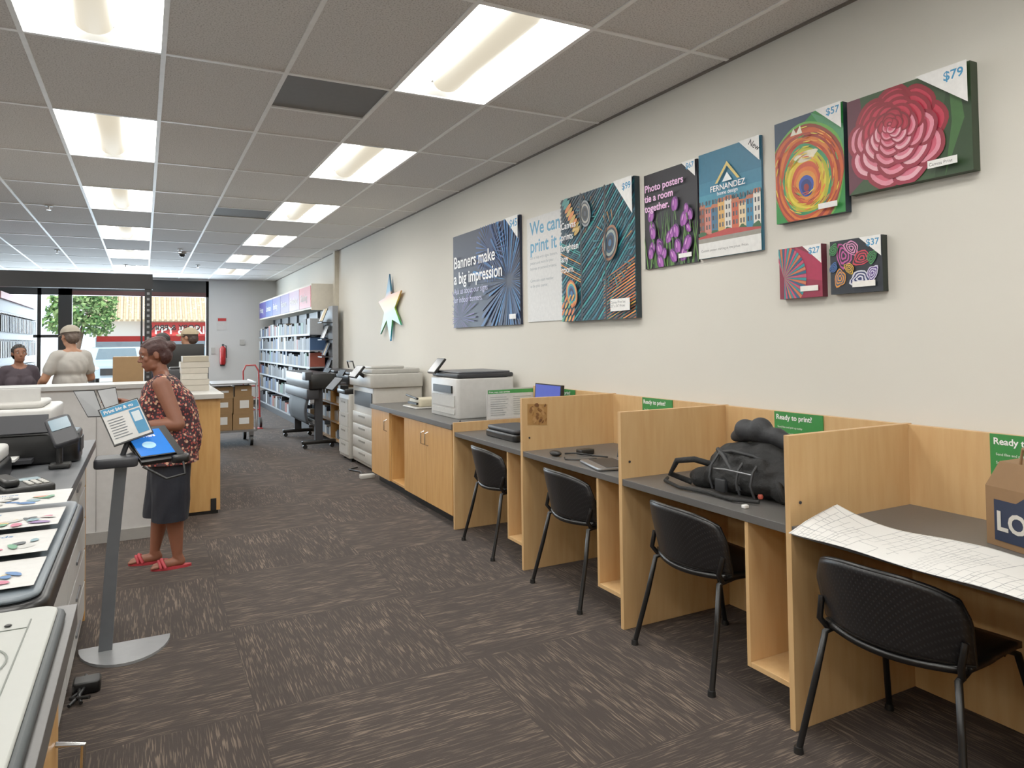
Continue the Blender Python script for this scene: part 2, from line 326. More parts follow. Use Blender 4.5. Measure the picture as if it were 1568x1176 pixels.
def car(name,x,y,rot,colr):
    b=B(name); b.T=RZ(rot,(x,y,-.12)); C=P(colr,.25,.2)
    prof=[(-2.2,.35),(-2.25,.8),(-1.3,.98),(-.7,1.45),(1.1,1.48),(2.1,1.05),(2.25,.6),(2.2,.35)]
    b.prism(prof,0,-.88,.88,C); b.prism([(-1.15,.98),(-.68,1.38),(1.0,1.4),(1.8,1.05)],0,-.89,.89,P('#20282e',.1))
    b.add([(-.7,-1.26,1.02),(.7,-1.26,1.02),(.62,-.74,1.43),(-.62,-.74,1.43)],[(0,1,2,3)],P('#56666e',.1))
    for sx in (-.8,.8):
        for sy in (-1.4,1.4): b.cyl((sx-.1,sy,.33),(sx+.1,sy,.33),.33,.33,BLACK)
        b.ell((sx*.8,-2.22,.72),(.14,.05,.08),PAPER,10)
    b.box(-.5,.5,-2.27,-2.2,.45,.7,BLACK); b.done()
car('parked_car',-.9,32,0,'#a9bccb'); car('parked_car',1.9,33,10,'#3b3f46')
# ------------------------------------------------------------ wall artwork
def canvas(name,yl,yr,z0,z1,th,side,bg,split=0,off=.0015):
    b=B(name); w=yl-yr; h=z1-z0
    if split:
        g=.012; pw=(w-g*(split-1))/split
        for k in range(split): b.box(XW-off-th,XW-off,yl-k*(pw+g)-pw,yl-k*(pw+g),z0,z1,side)
    else: b.box(XW-off-th,XW-off,yr,yl,z0,z1,side)
    a=Art(b,frame((XW-off-th,yl,z0),(0,-1,0),(0,0,1)),w,h); a.rect(0,0,w,h,bg); return b,a,w,h
def corner(a,w,h,s,txt,c='#3a8fc0',fs=.045):
    a.poly([(w-s*1.15,h),(w,h),(w,h-s)],'#f0efec'); a.text(txt,w-.008,h-fs*1.0,fs,c,.02,align='RIGHT')
# banner
b,a,w,h=canvas('banner_print',6.60,5.17,1.55,2.47,.02,P('#15203a',.5),'#0e1433')
for k in range(90):
    t=k*2.399; cx,cy=w*.86,h*.42; L=random.uniform(.35,.75); a.poly([(cx+.05*cos(t),cy+.05*sin(t)),(cx+L*cos(t-.028),cy+L*sin(t-.028)),(cx+L*1.04*cos(t),cy+L*1.04*sin(t)),(cx+L*cos(t+.028),cy+L*sin(t+.028))],random.choice(['#18518c','#1a62a4','#143f78','#2878b8','#12305f','#0c1a44','#0c1a44']))
for k in range(40):
    t=k*2.399; cx,cy=w*.13,h*.1; L=random.uniform(.15,.42); a.poly([(cx,cy),(cx+L*cos(t-.02),cy+L*sin(t-.02)),(cx+L*cos(t+.02),cy+L*sin(t+.02))],random.choice(['#4a2a76','#3c2f7a','#5a3a86']))
for k in range(36):
    t=k*2*pi/36; cx,cy=w*.62,h*.75; L=.3; a.poly([(cx,cy),(cx+L*cos(t-.025),cy+L*sin(t-.025)),(cx+L*cos(t+.025),cy+L*sin(t+.025))],random.choice(['#163a78','#1c4888']))
a.text('Banners make\na big impression',.06,h*.64,.165,'#f2f2f2',.012,.95); a.text('Ask us about our signs\nfor indoor banners.',.06,h*.36,.085,'#b9b6dc',0,1.0)
corner(a,w,h,.2,'$45',fs=.09); a.rect(w-.17,.05,w-.05,.09,'#e8e8e8')
b.done()
# white info sign
b,a,w,h=canvas('info_sign',5.07,4.495,1.565,2.41,.006,P('#dcdcd8',.5),'#dcdbd8')
a.text('We can\nprint it all.',.05,h-.14,.15,'#4f97bd',.02,.95)
a.text('Let us help with signs, banners,\nposters and more for your\nbusiness or personal projects.',.05,h*.6,.034,'#8a9298',.0,1.3)
a.text('Come ask a team member\nat the print counter.',.05,h*.38,.034,'#8a9298',.0,1.3); b.done()
# triptych
b,a,w,h=canvas('canvas_triptych',4.475,3.585,1.55,2.455,.04,P('#1f3038',.6),'#1d4d5c',3)
pal=['#123844','#18606c','#1f8290','#0f2433','#154a5e','#2a9396','#0b1a28','#1e6a82']
for k in range(70):
    y=-.75+k*.03; a.poly([(0,y),(w*.5,y+.33),(w,y+.75),(w,y+.765),(w*.5,y+.35),(0,y+.018)],pal[k%8] if k<42 else random.choice(['#0c1624','#143a50','#20485a','#0a1c2a','#28404e']))
for k in range(20):
    y=h*.0+k*.02; a.poly([(w*.60,y-.12),(w,y),(w,y+.010),(w*.62,y-.11)],random.choice(['#e08a2a','#d8a94a','#c4662a','#7a4a2a']))
for k in range(14):
    y=h*.30+k*.016; a.poly([(0,y+.1),(w*.3,y+.0),(w*.3,y+.006),(0,y+.11)],random.choice(['#2c9a94','#d98f35','#17505e']))
for k in range(9): a.ell(w*.08+.02*k,h*.98-.03*k,.05,.018,random.choice(['#d97f35','#c9a24a','#3d8f8a']),.6)
def eye(cx,cy,r,rot,cs):
    for q,c in zip((1,.86,.74,.58,.42,.2),cs): a.ell(cx,cy,r*q*.72,r*q,c,rot)
for cx,cy,r in ((w*.39,h*.83,.10),(w*.74,h*.52,.19)):
    for k in range(30):
        t=k*2*pi/30; a.poly([(cx+r*.7*cos(t),cy+r*.85*sin(t)),(cx+r*1.2*cos(t+.1),cy+r*1.35*sin(t+.1)),(cx+r*1.2*cos(t+.15),cy+r*1.35*sin(t+.15))],random.choice(['#1c6f7a','#0e2a3a','#2a8a8c','#9a6a2a']))
eye(w*.39,h*.83,.095,.2,['#8a8f92','#3a3f46','#a8a49a','#24303a','#0a0c12','#39404a']); eye(w*.72,h*.56,.12,-.3,['#8a5a3a','#17202a','#8f9a92','#1b3e5c','#0a1022','#2c5e88']); eye(w*.18,h*.22,.1,.3,['#c9682c','#e0a040','#2f9a94','#1b4e8c','#101a3a','#2c6ea8'])
for k in range(16): a.ell(w*.05+.045*(k%4),h*.02+.05*(k//4),.03,.010,random.choice(['#d9a13a','#4fae8a','#e2752c','#b9c84a']),.9)
a.text('Canvas\nprints\nbrighten\nany\nroom.',.03,h*.75,.07,'#f0f0f0',.01,1.15)
a.poly([(w-.2,h),(w,h),(w,h-.24)],'#f0efec'); a.text('$99',w-.01,h-.075,.06,'#3a8fc0',.02,align='RIGHT'); a.rect(w-.25,.05,w-.04,.13,'#efeeea'); a.text('Canvas Print Set\n23" x 36" Prices',.0+w-.245,.1,.024,'#333333',0,1.0)
for k in (1,2): a.rect(w*k/3-.007,0,w*k/3+.007,h,'#05080a')
b.done()
# photo posters
b,a,w,h=canvas('photo_poster',3.525,3.045,1.85,2.44,.012,P('#20182a',.5),'#120d18')
for k in range(26): x=random.uniform(0,w); a.poly([(x,0),(x+.012,0),(x+random.uniform(-.1,.1),h*.6)],random.choice(['#3f6a2c','#2a4a20','#557f3a']))
for k in range(22):
    x=random.uniform(.02,w-.02); y=random.uniform(.02,h*.62); r=random.uniform(.026,.042); t=random.uniform(-.5,.5)
    a.ell(x,y,r*.85,r*1.2,'#4a1558',t); a.ell(x-r*.2,y,r*.5,r*1.1,'#82308e',t); a.ell(x+r*.25,y-.005,r*.32,r*.9,'#a851b0',t); a.ell(x-r*.3,y+r*.2,r*.12,r*.5,'#d494d0',t); a.poly([(x-.004,y-r),(x+.004,y-r),(x+.012,y-r*2.6),(x+.006,y-r*2.6)],'#4f7a34')
a.text('Photo posters\ntie a room\ntogether.',.025,h-.115,.062,'#ecb8e4',.022,1.0); corner(a,w,h,.1,'$67'); a.rect(w-.15,.035,w-.04,.06,'#efeeea'); b.done()
b,a,w,h=canvas('house_poster',3.03,2.575,1.86,2.45,.012,P('#3a6a86',.5),'#3d8aa4')
a.rect(0,h*.72,w,h,'#256c8a'); a.rect(0,h*.6,w,h*.72,'#2f7896')
x=-.01
for k,c in enumerate(['#8a4a3a','#c97a6a','#3a6a8a','#d9a65a','#d8d4ca','#c85a3a','#dfc79a','#2f7fa6','#e0dcd0']):
    ww=.052; top=h*(.48-.035*math.sin(k*1.3)); a.rect(x,.1,x+ww,top,c); a.poly([(x-.004,top),(x+ww+.004,top),(x+ww,top+.02),(x+.006,top+.022)],'#b86a4a')
    for r in range(4): a.rect(x+.01,.16+r*.045,x+.02,.185+r*.045,'#3a3a40'); a.rect(x+.03,.16+r*.045,x+.042,.185+r*.045,'#5a6068')
    x+=ww
for k in range(5): a.ell(.03+k*.1,.13,.03,.02,'#2f5a34',0,14,.15,k)
a.poly([(0,0),(w,0),(w,.12),(w*.5,.145),(0,.12)],'#b23e3a'); a.rect(0,0,w,.085,'#e4e3df'); a.rect(0,.085,w,.11,'#8f8a80'); a.text('Custom posters starting at low prices. Prices.',.02,.035,.019,'#555555',0)
a.poly([(w*.3,h*.68),(w*.5,h*.86),(w*.7,h*.68),(w*.66,h*.68),(w*.5,h*.82),(w*.34,h*.68)],'#d9c06a'); a.poly([(w*.42,h*.68),(w*.5,h*.76),(w*.58,h*.68)],'#e8eef0')
a.text('FERNANDEZ',w*.5,h*.61,.045,'#f4f4f4',.01,align='CENTER'); a.text('home design',w*.5,h*.565,.03,'#f4f4f4',0,align='CENTER'); a.poly([(w-.14,h),(w,h),(w,h-.13)],'#f0efec'); a.text('New',w-.075,h-.03,.042,'#222222',.02,rot=-.65); b.done()
# orange abstract
b,a,w,h=canvas('abstract_canvas',2.46,2.075,1.97,2.465,.04,P('#22303a',.6),'#14802f')
a.poly([(0,h*.5),(0,h),(w*.6,h),(w*.25,h*.82)],'#12324e'); a.poly([(w*.55,h),(w,h*.8),(w,h*.45),(w*.9,h*.6)],'#3f8f5a')
for k,(r,c) in enumerate([(1.0,'#5fa53a'),(.97,'#8a3014'),(.92,'#c8500f'),(.85,'#9c2812'),(.79,'#d86e18'),(.72,'#b83e14'),(.66,'#2f8a58'),(.6,'#b8b82a'),(.52,'#e6d03a'),(.46,'#dcb41c'),(.40,'#c84a20'),(.33,'#dc6a20'),(.27,'#dc8a2c'),(.2,'#2245a0'),(.14,'#142c70'),(.07,'#8a1a20')]):
    a.ell(w*.47,h*.42-.004*k,w*.54*r,h*.52*r,c,.15,40,.03,k*.5)
a.ell(w*.47,h*.6,w*.17,h*.05,'#e9dfc2',.1,20,.1); a.poly([(w*.25,h*.83),(w*.3,h*.9),(w*.34,h*.84),(w*.4,h*.91),(w*.43,h*.83)],'#efe6d0')
for k in range(110):
    t=random.uniform(0,2*pi); r=random.uniform(.3,.97); x=w*.47+w*.52*r*cos(t); y=h*.4+h*.5*r*sin(t); a.ell(x,y,.022,.0025,random.choice(['#f0a040','#c23a1c','#e9d23a','#7a2a18','#4faa5a','#ef7a2a','#b5441c']),t+1.57,8)
corner(a,w,h,.12,'$57'); a.rect(w-.13,.03,w-.03,.055,'#efeeea'); b.done()
# rose
b,a,w,h=canvas('rose_canvas',2.05,1.525,2.035,2.45,.045,P('#2a3a24',.6),'#2c4826')
a.poly([(0,0),(0,h),(w*.12,h),(w*.2,h*.2)],'#5a2436'); a.poly([(w*.72,0),(w,0),(w,h),(w*.85,h)],'#1c3816'); a.poly([(w*.8,0),(w*.95,h*.5),(w*.9,h),(w*.84,h),(w*.86,h*.5)],'#34602a')
random.seed(3)
cx,cy=w*.40,h*.62
def petal(px,py,rx,ry,rot,cs):
    n_=len(cs)
    for i,c in enumerate(cs):
        q=1-i*.17; a.ell(px-rx*.10*i*cos(rot),py-ry*.10*i*sin(rot),rx*q,ry*q,c,rot,22,.035,px*37)
DK=['#7a0f22','#a81c34','#b42840']; MD=['#8a1428','#c42c46','#b8233c','#a81c34']; PK=['#96203a','#ecaab8','#de7088','#cc4560']; PK2=['#8c1a30','#e4889c','#d4546c','#c03652']
for ring,(rad,cnt,sx,sy) in enumerate([(1.0,9,.155,.20),(.80,8,.14,.19),(.62,8,.12,.165),(.46,7,.10,.135),(.33,6,.08,.11),(.22,5,.06,.085),(.12,4,.045,.065)]):
    for k in range(cnt):
        t=2*pi*k/cnt+ring*.55+.2; px=cx+w*.30*rad*cos(t)+w*.02*rad; py=cy-h*.13*rad+h*.37*rad*sin(t); low=sin(t)<.15
        petal(px,py,w*sx*.78,h*sx*1.25,t,(PK if (k+ring)%2 else PK2) if low else (MD if ring<4 else DK))
a.ell(cx,cy,.012,.01,'#7a0f22'); a.ell(cx+.002,cy,.006,.005,'#d4546c')
a.poly([(w-.2,h),(w,h),(w,h-.16)],'#f0efec'); a.text('$79',w-.012,h-.055,.05,'#3a8fc0',.02,align='RIGHT'); a.rect(w-.16,.035,w-.045,.065,'#efeeea'); a.text('Canvas Print',w-.155,.043,.018,'#333333',0); b.done()
# small canvases
b,a,w,h=canvas('small_umbrella_canvas',2.455,2.21,1.60,1.845,.035,P('#5a1428',.6),'#7c1634')
a.poly([(w*.4,h),(w,h*.7),(w,h*.2),(w*.45,h*.45)],'#a81e46'); a.poly([(w*.3,0),(w,0),(w,h*.3),(w*.4,h*.4)],'#8c1638')
cx,cy=w*.12,h*.42
for k in range(30):
    t=-1.6+k*.12; L=.13; a.poly([(cx,cy),(cx+L*cos(t),cy+L*1.15*sin(t)),(cx+L*cos(t+.1),cy+L*1.15*sin(t+.1))],['#2a8a90','#c84a6a','#1f5a7a','#d0704a'][k%4])
corner(a,w,h,.09,'$27',fs=.04); a.rect(w-.12,.03,w-.02,.055,'#f4efe8'); b.done()
b,a,w,h=canvas('small_butterfly_canvas',2.165,1.91,1.605,1.845,.035,P('#16201a',.6),'#141b26')
for cx,cy,r,cs in ((.07,.17,.055,['#b84a90','#141824']),(.11,.2,.04,['#d88ab8','#1c1420']),(.16,.15,.045,['#c8374a','#202028']),(.05,.07,.04,['#d88a30','#1a4a6a']),(.15,.06,.05,['#d8d8e4','#1c2a60']),(.21,.08,.035,['#d0c8e4','#4a2a7a']),(.21,.15,.03,['#3a8a4a','#16301c']),(.02,.2,.03,['#3a8a4a','#16301c']),(.1,.11,.028,['#e0b030','#202028']),(.02,.12,.025,['#3a6ab0','#16203c'])):
    for k in range(6): a.ell(cx,cy,r*(1-k*.16),r*.7*(1-k*.16),cs[k%2],.5+cx*18,18,.12,k*.3)
corner(a,w,h,.09,'$37',fs=.04); a.rect(w-.14,.025,w-.03,.05,'#f4efe8'); b.done()
# star
b=B('wall_star_decoration')
pts=[(8.63,2.28),(8.56,2.02),(8.17,2.04),(8.42,1.84),(8.18,1.62),(8.52,1.70),(8.60,1.43),(8.74,1.70),(9.02,1.52),(8.84,1.80),(9.09,1.95),(8.78,1.99)]
b.prism(pts,0,XW-.05,XW-.03,star_mat()); b.cyl((XW-.03,8.63,1.86),(XW,8.63,1.86),.03,.03,STEEL); b.done()
# ------------------------------------------------------------ study carrels
XP=2.077; ZT=1.056; DT=.73
PY=[.80,1.83,2.85,3.87,4.955]
GREEN=P('#2a8038',.5)
for i in range(-1,4):
    y0=PY[i] if i>=0 else -.23; y1=PY[i+1] if i>=0 else PY[0]
    b=B('study_carrel'); t=.024
    top=ZT if i<3 else .80
    b.box(XP,XW-.013,y1-t/2,y1+t/2,0,top,WOOD)
    if i==-1: b.box(XP,XW-.013,y0-t/2,y0+t/2,0,ZT,WOOD)
    b.box(XW-.04,XW-.013,y0+t/2,y1-t/2,.0,ZT-.004,WOOD)
    b.box(XP+.004,XW-.04,y0+t/2,y1-t/2,DT-.032,DT,GREYTOP)
    c0=y0+t/2; c1=c0+.21
    b.box(XP+.01,XW-.05,c1-.018,c1,.14,DT-.033,WOOD)
    b.box(XP+.01,XW-.05,c0,c1-.019,.14,.16,WOOD); b.box(XW-.07,XW-.05,c0,c1-.019,.16,DT-.033,WOOD)
    b.cyl((XP+.05,y1-t/2-.004,DT+.08),(XP+.05,y1-t/2,DT+.08),.006,.006,DGREY,8)
    b.done(.0015)
for yl in (.5,1.50,2.50,3.54,4.6):
    b=B('ready_to_print_sign'); b.box(XW-.0465,XW-.0402,yl-.28,yl,.835,1.052,GREEN)
    F=frame((XW-.047,yl,.835),(0,-1,0),(0,0,1)); a=Art(b,F,.28,.217,.0003); a.text('Ready to print?',.012,.18,.034,'#f4f6f2',.02); 
    for k in range(4): a.text('Send files and pick up today',.02,.14-.03*k,.013,'#dfeadc',0)
    a.rect(.23,.1,.265,.135,'#e8eee6'); a.rect(.238,.108,.257,.127,'#2a5a30'); b.done()
b=B('torn_label'); a=Art(b,frame((2.105,3.857,.87),(1,0,0),(0,0,1)),.2,.2); random.seed(5)
a.poly([(.01,.02),(.15,.01),(.155,.14),(.01,.15)],'#a87a42'); 
for k in range(30): a.ell(random.uniform(.02,.145),random.uniform(.02,.14),random.uniform(.006,.02),random.uniform(.004,.012),random.choice(['#7a4e24','#8f5f2e','#b98a54','#6a401e']),random.uniform(0,3),8,.3)
b.done()
# ------------------------------------------------------------ chairs
PERF=dots_mat()
def chair(x,y,rot):
    b=B('office_chair')
    def back(u,v):
        a=(u-.5)*2; z=.445+v*.245; w=.238+.012*v-.03*max(0,v-.7)*3*abs(a)**3
        zz=z-(.05*abs(a)**3.0)*(v) ; yb=-.235-.05*v+.095*abs(a)**2.2
        return (a*w,yb,zz)
    b.surf(back,20,12,PERF,.008)
    b.tube([back(k/16,1) for k in range(17)],.008,PLBLK,8); b.tube([back(k/16,0.02) for k in range(17)],.009,PLBLK,8)
    b.tube([back(0,k/8) for k in range(9)],.008,PLBLK,8); b.tube([back(1,k/8) for k in range(9)],.008,PLBLK,8)
    def seat(u,v):
        a=(u-.5)*2; y=-.235+.455*v; w=.232-.02*abs(v-.4); z=.445-.012*cos(a*pi/2)-.035*max(0,v-.75)*4*max(0,v-.75)
        return (a*w,y+(.06*a*a if v<.1 else 0)+(-.03*a*a if v>.5 else .0),z)
    b.surf(lambda u,v:(seat(u,v)),16,12,PLBLK,-.02)
    for sx in (-1,1):
        b.tube([(sx*.265,-.28,.008),(sx*.235,-.22,.25),(sx*.215,-.19,.405),(sx*.205,-.1,.42),(sx*.205,.12,.42),(sx*.215,.17,.40),(sx*.24,.2,.25),(sx*.26,.25,.008)],.0115,PLBLK,10)
        b.tube([(sx*.215,-.17,.41),(sx*.228,-.2,.45),(sx*.232,-.18,.52)],.011,PLBLK,8)
        for yy in (-.28,.25): b.cyl((sx*(.265 if yy<0 else .26),yy,0),(sx*(.265 if yy<0 else .26),yy,.022),.017,.015,BLACK,10)
    b.tube([(-.21,-.12,.415),(.21,-.12,.415)],.01,PLBLK,8); b.tube([(-.21,.1,.415),(.21,.1,.415)],.01,PLBLK,8)
    o=b.done(); o.matrix_world=RZ(rot,(x,y,0)); return o
chair(2.28,1.48,-86); chair(2.29,2.405,-93); chair(2.29,3.37,-92); chair(2.29,4.38,-93); chair(2.30,.30,-90)
# ------------------------------------------------------------ remesh helper + people
def ellv(c,r,M=None,n=20):
    vs=[];fs=[]; c=Vector(c)
    for i in range(n//2+1):
        t=pi*i/(n//2)
        for k in range(n):
            p=Vector((r[0]*sin(t)*cos(2*pi*k/n),r[1]*sin(t)*sin(2*pi*k/n),r[2]*cos(t)))
            if M is not None: p=M@p
            vs.append(c+p)
    for i in range(n//2):
        for k in range(n):
            a=i*n+k; b_=i*n+(k+1)%n; fs.append((a,a+n,b_+n,b_))
    return vs,fs
def capv(a,b_,ra,rb,n=16):
    a=Vector(a); b_=Vector(b_); d=(b_-a); L=d.length; d=d/L if L>1e-6 else Vector((0,0,1)); u=d.orthogonal().normalized(); w=d.cross(u)
    rings=[]
    for k in range(1,6): t=pi/2*k/5; rings.append((a-d*ra*cos(t),ra*sin(t)))
    for k in range(0,5): t=pi/2*k/5; rings.append((b_+d*rb*sin(t),rb*cos(t)))
    vs=[a-d*ra]
    for c,r in rings: vs+= [c+u*r*cos(2*pi*k/n)+w*r*sin(2*pi*k/n) for k in range(n)]
    vs.append(b_+d*rb); fs=[]
    for k in range(n): fs.append((0,1+(k+1)%n,1+k))
    for i in range(len(rings)-1):
        for k in range(n): p=1+i*n+k; q=1+i*n+(k+1)%n; fs.append((p,q,q+n,p+n))
    l=len(vs)-1; o=1+(len(rings)-1)*n
    for k in range(n): fs.append((l,o+k,o+(k+1)%n))
    return vs,fs
def remesh(prims,vox,smooth=3):
    V=[];Fc=[]
    for p in prims:
        vs,fs = ellv(*p[1:]) if p[0]=='E' else capv(*p[1:])
        o=len(V); V+=[tuple(v) for v in vs]; Fc+=[tuple(o+k for k in f) for f in fs]
    me=bpy.data.meshes.new('tmp'); me.from_pydata(V,[],Fc); me.update(); o=bpy.data.objects.new('tmp',me); sc.collection.objects.link(o)
    m=o.modifiers.new('r','REMESH'); m.mode='VOXEL'; m.voxel_size=vox
    s=o.modifiers.new('s','SMOOTH'); s.iterations=smooth; s.factor=.5
    ev=o.evaluated_get(bpy.context.evaluated_depsgraph_get()); m2=bpy.data.meshes.new_from_object(ev)
    vs=[v.co.copy() for v in m2.vertices]; fs=[tuple(p.vertices) for p in m2.polygons]
    bpy.data.objects.remove(o); bpy.data.meshes.remove(me); bpy.data.meshes.remove(m2); return vs,fs
def hand(w,d,n,side):
    w=Vector(w); d=Vector(d).normalized(); n=Vector(n); n=(n-d*n.dot(d)).normalized(); s=d.cross(n)*side
    M=Matrix((s,d,n)).transposed()
    pr=[('E',w+d*.045,(.038,.052,.017),M),('C',w-d*.02,w+d*.03,.025,.022)]
    for k,(off,L) in enumerate(((.029,.07),(.010,.08),(-.010,.075),(-.029,.058))):
        b0=w+d*.075+s*off; b1=b0+(d*.9+n*.35+s*off*3)*L*.5; b2=b1+(d*.55+n*.8)*L*.32; b3=b2+(d*.2+n*.95)*L*.22
        pr+=[('C',w+d*.04+s*off*.8,b0,.010,.0095),('C',b0,b1,.0095,.008),('C',b1,b2,.008,.0075),('C',b2,b3,.0075,.0065)]
    t0=w+d*.02+s*.028; t1=t0+(d*.5+s*.6+n*.3)*.045; t2=t1+(d*.85+s*.15+n*.35)*.035
    pr+=[('C',t0,t1,.013,.011),('C',t1,t2,.011,.009)]
    return pr
def person(name,loc,rot,S,w=1.0,skin='#9a6a4c',hair='#3a241c',top=None,bottom=None,cap=None,arms=None,legs=None,pitch=0,yaw=0,fem=False,vox=.009,shoe=None,sleeve=.62,lean=0,hem=.82,shoes='sandal',hs=1.06,hd=-.02):
    b=B(name); b.T=RZ(rot,loc)@Matrix.Scale(S,4)
    SK=P(skin,.55,noise=.08,scale=18); HR=P(hair,.6,noise=.3,scale=60,bump=.6)
    arms=arms or {}
    def L(p):
        p=Vector(p)
        if lean and p.z>.95: a=radians(lean); q=p-Vector((0,0,.95)); return Vector((q.x,q.y*cos(a)+q.z*sin(a),q.z*cos(a)-q.y*sin(a)))+Vector((0,0,.95))
        return p
    hc=L((0,.0,1.50+hd)); HM=Matrix.Translation(hc)@Matrix.Rotation(radians(yaw),4,'Z')@Matrix.Rotation(radians(-pitch),4,'X')@Matrix.Scale(hs,4)@Matrix.Translation((0,0,-1.50))
    Hd=lambda p:HM@Vector(p); H3=HM.to_3x3()
    tor=[('E',(0,-.01,.95),(.165*w,.125*w,.14)),('E',L((0,.015*w,1.10)),(.15*w,.125*w,.16)),('E',L((0,0,1.29)),(.165*(w*.5+.5),.12*(w*.6+.4),.17)),('E',(-.075*w,-.06*w,.92),(.09*w,.08*w,.11)),('E',(.075*w,-.06*w,.92),(.09*w,.08*w,.11)),
         ('C',L((-.155,0,1.405)),L((.155,0,1.405)),.060,.060)]
    if fem: tor+=[('E',L((-.075,.09*w,1.23)),(.085,.065,.085)),('E',L((.075,.09*w,1.23)),(.085,.065,.085))]
    nk=[('C',L((0,-.015,1.40)),Hd((0,-.005,1.56)),.062,.052),('C',L((-.12,-.01,1.42)),L((0,-.02,1.475)),.045,.04),('C',L((.12,-.01,1.42)),L((0,-.02,1.475)),.045,.04)]
    head=[('E',Hd((0,.0,1.668)),(.074,.093,.084),H3),('E',Hd((0,.035,1.60)),(.056,.058,.062),H3),('C',Hd((-.03,.03,1.567)),Hd((0,.07,1.557)),.028,.022),('C',Hd((.03,.03,1.567)),Hd((0,.07,1.557)),.028,.022),
          ('C',Hd((0,.090,1.660)),Hd((0,.108,1.622)),.007,.011),('E',Hd((-.011,.100,1.618)),(.008,.009,.007),H3),('E',Hd((.011,.100,1.618)),(.008,.009,.007),H3),
          ('E',Hd((0,.089,1.587)),(.022,.011,.006),H3),('E',Hd((0,.087,1.577)),(.019,.011,.007),H3),
          ('C',Hd((-.042,.070,1.675)),Hd((.042,.070,1.675)),.013,.013),('C',Hd((0,.084,1.675)),Hd((0,.078,1.69)),.014,.014),('E',Hd((-.038,.062,1.628)),(.022,.02,.022),H3),('E',Hd((.038,.062,1.628)),(.022,.02,.022),H3),
          ('E',Hd((-.077,-.002,1.638)),(.008,.018,.029),H3),('E',Hd((.077,-.002,1.638)),(.008,.018,.029),H3)]
    prim=tor+nk+head; sl=[]
    for sgn,key in ((-1,'L'),(1,'R')):
        sh=L((sgn*(.165+.03*(w-1)),0,1.40)); el,wr=arms.get(key,((sgn*.24,-.03,1.12),(sgn*.22,.06,.88))); el=Vector(el); wr=Vector(wr)
        prim+=[('C',sh,el,.054*(w*.6+.4),.042*(w*.5+.5)),('C',el,el+(wr-el)*.35,.043*(w*.5+.5),.043*(w*.4+.6)),('C',el+(wr-el)*.35,wr,.043*(w*.4+.6),.027)]
        d=(wr-el).normalized(); nrm=Vector((-sgn*1,0,0)) if abs(d.z)>.6 else Vector((-sgn*.4,0,-1)); prim+=hand(wr,d,nrm,1 if sgn>0 else -1)
        sl.append(('C',sh,sh+(el-sh)*sleeve,.066*(w*.5+.5),.064*(w*.5+.5)))
    lg=legs or {'L':((-.095,.01,.50),(-.095,-.02,.09)),'R':((.095,.01,.50),(.095,-.02,.09))}
    pant=[]
    for sgn,key in ((-1,'L'),(1,'R')):
        hp=Vector((sgn*.09,0,.90)); kn,an=[Vector(q) for q in lg[key]]
        prim+=[('C',hp,kn,.085*w,.058*(w*.6+.4)),('C',kn,kn+(an-kn)*.35+Vector((0,-.012,0)),.055*(w*.6+.4),.057*(w*.6+.4)),('C',kn+(an-kn)*.35+Vector((0,-.012,0)),an,.055*(w*.6+.4),.035)]
        f0=Vector((an.x,an.y-.02,.045)); f1=Vector((an.x*1.12,an.y+.15,.03))
        prim+=[('C',an,f0,.036,.036),('C',f0,f0+(f1-f0)*.6,.036,.036),('C',f0+(f1-f0)*.6,f1,.036,.022)]
        for k in range(5): tx=(k-2)*.016; prim.append(('C',f1+Vector((tx,-.02,-.002)),f1+Vector((tx,.028-abs(k-1.2)*.006,-.008)),.011,.009))
        pant+=[('C',hp,kn,.100*w,.088*(w*.7+.3)),('C',kn,an,.088*(w*.7+.3),.068)]
        so=P(shoe or '#222222',.5)
        if shoes=='sandal':
            out=[]
            for k in range(20):
                t=2*pi*k/20; xx=(.048 if sin(t)>0 else .040)*cos(t); yy=.14*sin(t); out.append((f0.x+(f1.x-f0.x)*(.5+yy/.28)+xx,f0.y+.062+yy))
            b.prism(out,2,0,.018,so)
            b.tube([(f1.x-.048,f1.y-.07,.018),(f1.x-.035,f1.y-.05,.062),(f1.x,f1.y-.04,.075),(f1.x+.035,f1.y-.05,.062),(f1.x+.048,f1.y-.07,.018)],.012,so,8)
            b.tube([(f1.x-.042,f1.y-.04,.018),(f1.x-.03,f1.y-.03,.055),(f1.x,f1.y-.02,.066),(f1.x+.03,f1.y-.03,.055),(f1.x+.042,f1.y-.04,.018)],.011,so,8)
        else:
            vs,fs=remesh([('C',f0+Vector((0,-.01,0)),f1,.05,.04),('C',f0+Vector((0,-.01,-.015)),f1+Vector((0,.02,0)),.045,.036)],.01); b.add([Vector((v.x,v.y,max(v.z,0))) for v in vs],fs,so,True)
    vs,fs=remesh(prim,vox/S,2); vs=[Vector((v.x,v.y,max(v.z,.017))) for v in vs]; b.add(vs,fs,SK,True)
    infl=[]
    for p in tor:
        if p[0]=='E': infl.append(('E',p[1],tuple(r+.017 for r in p[2])))
        else: infl.append(('C',p[1],p[2],p[3]+.012,p[4]+.012))
    infl+=[('C',(-.055*w,-.012,.93),(-.06*w,-.005,hem),.15*w,.155*w),('C',(.055*w,-.012,.93),(.06*w,-.005,hem),.15*w,.155*w)]
    if fem: infl+=[('C',L((0,-.02,1.2)),(0,-.02,.95),.155*w,.165*w)]
    vs,fs=remesh(infl+(sl if sleeve else []),.012,4); hz=hem
    vs=[v+Vector((v.x,v.y,0)).normalized()*(.006*sin(v.z*26+v.x*30)*sin(v.x*38+v.y*31+v.z*9)) if v.z<1.35 else v for v in vs]
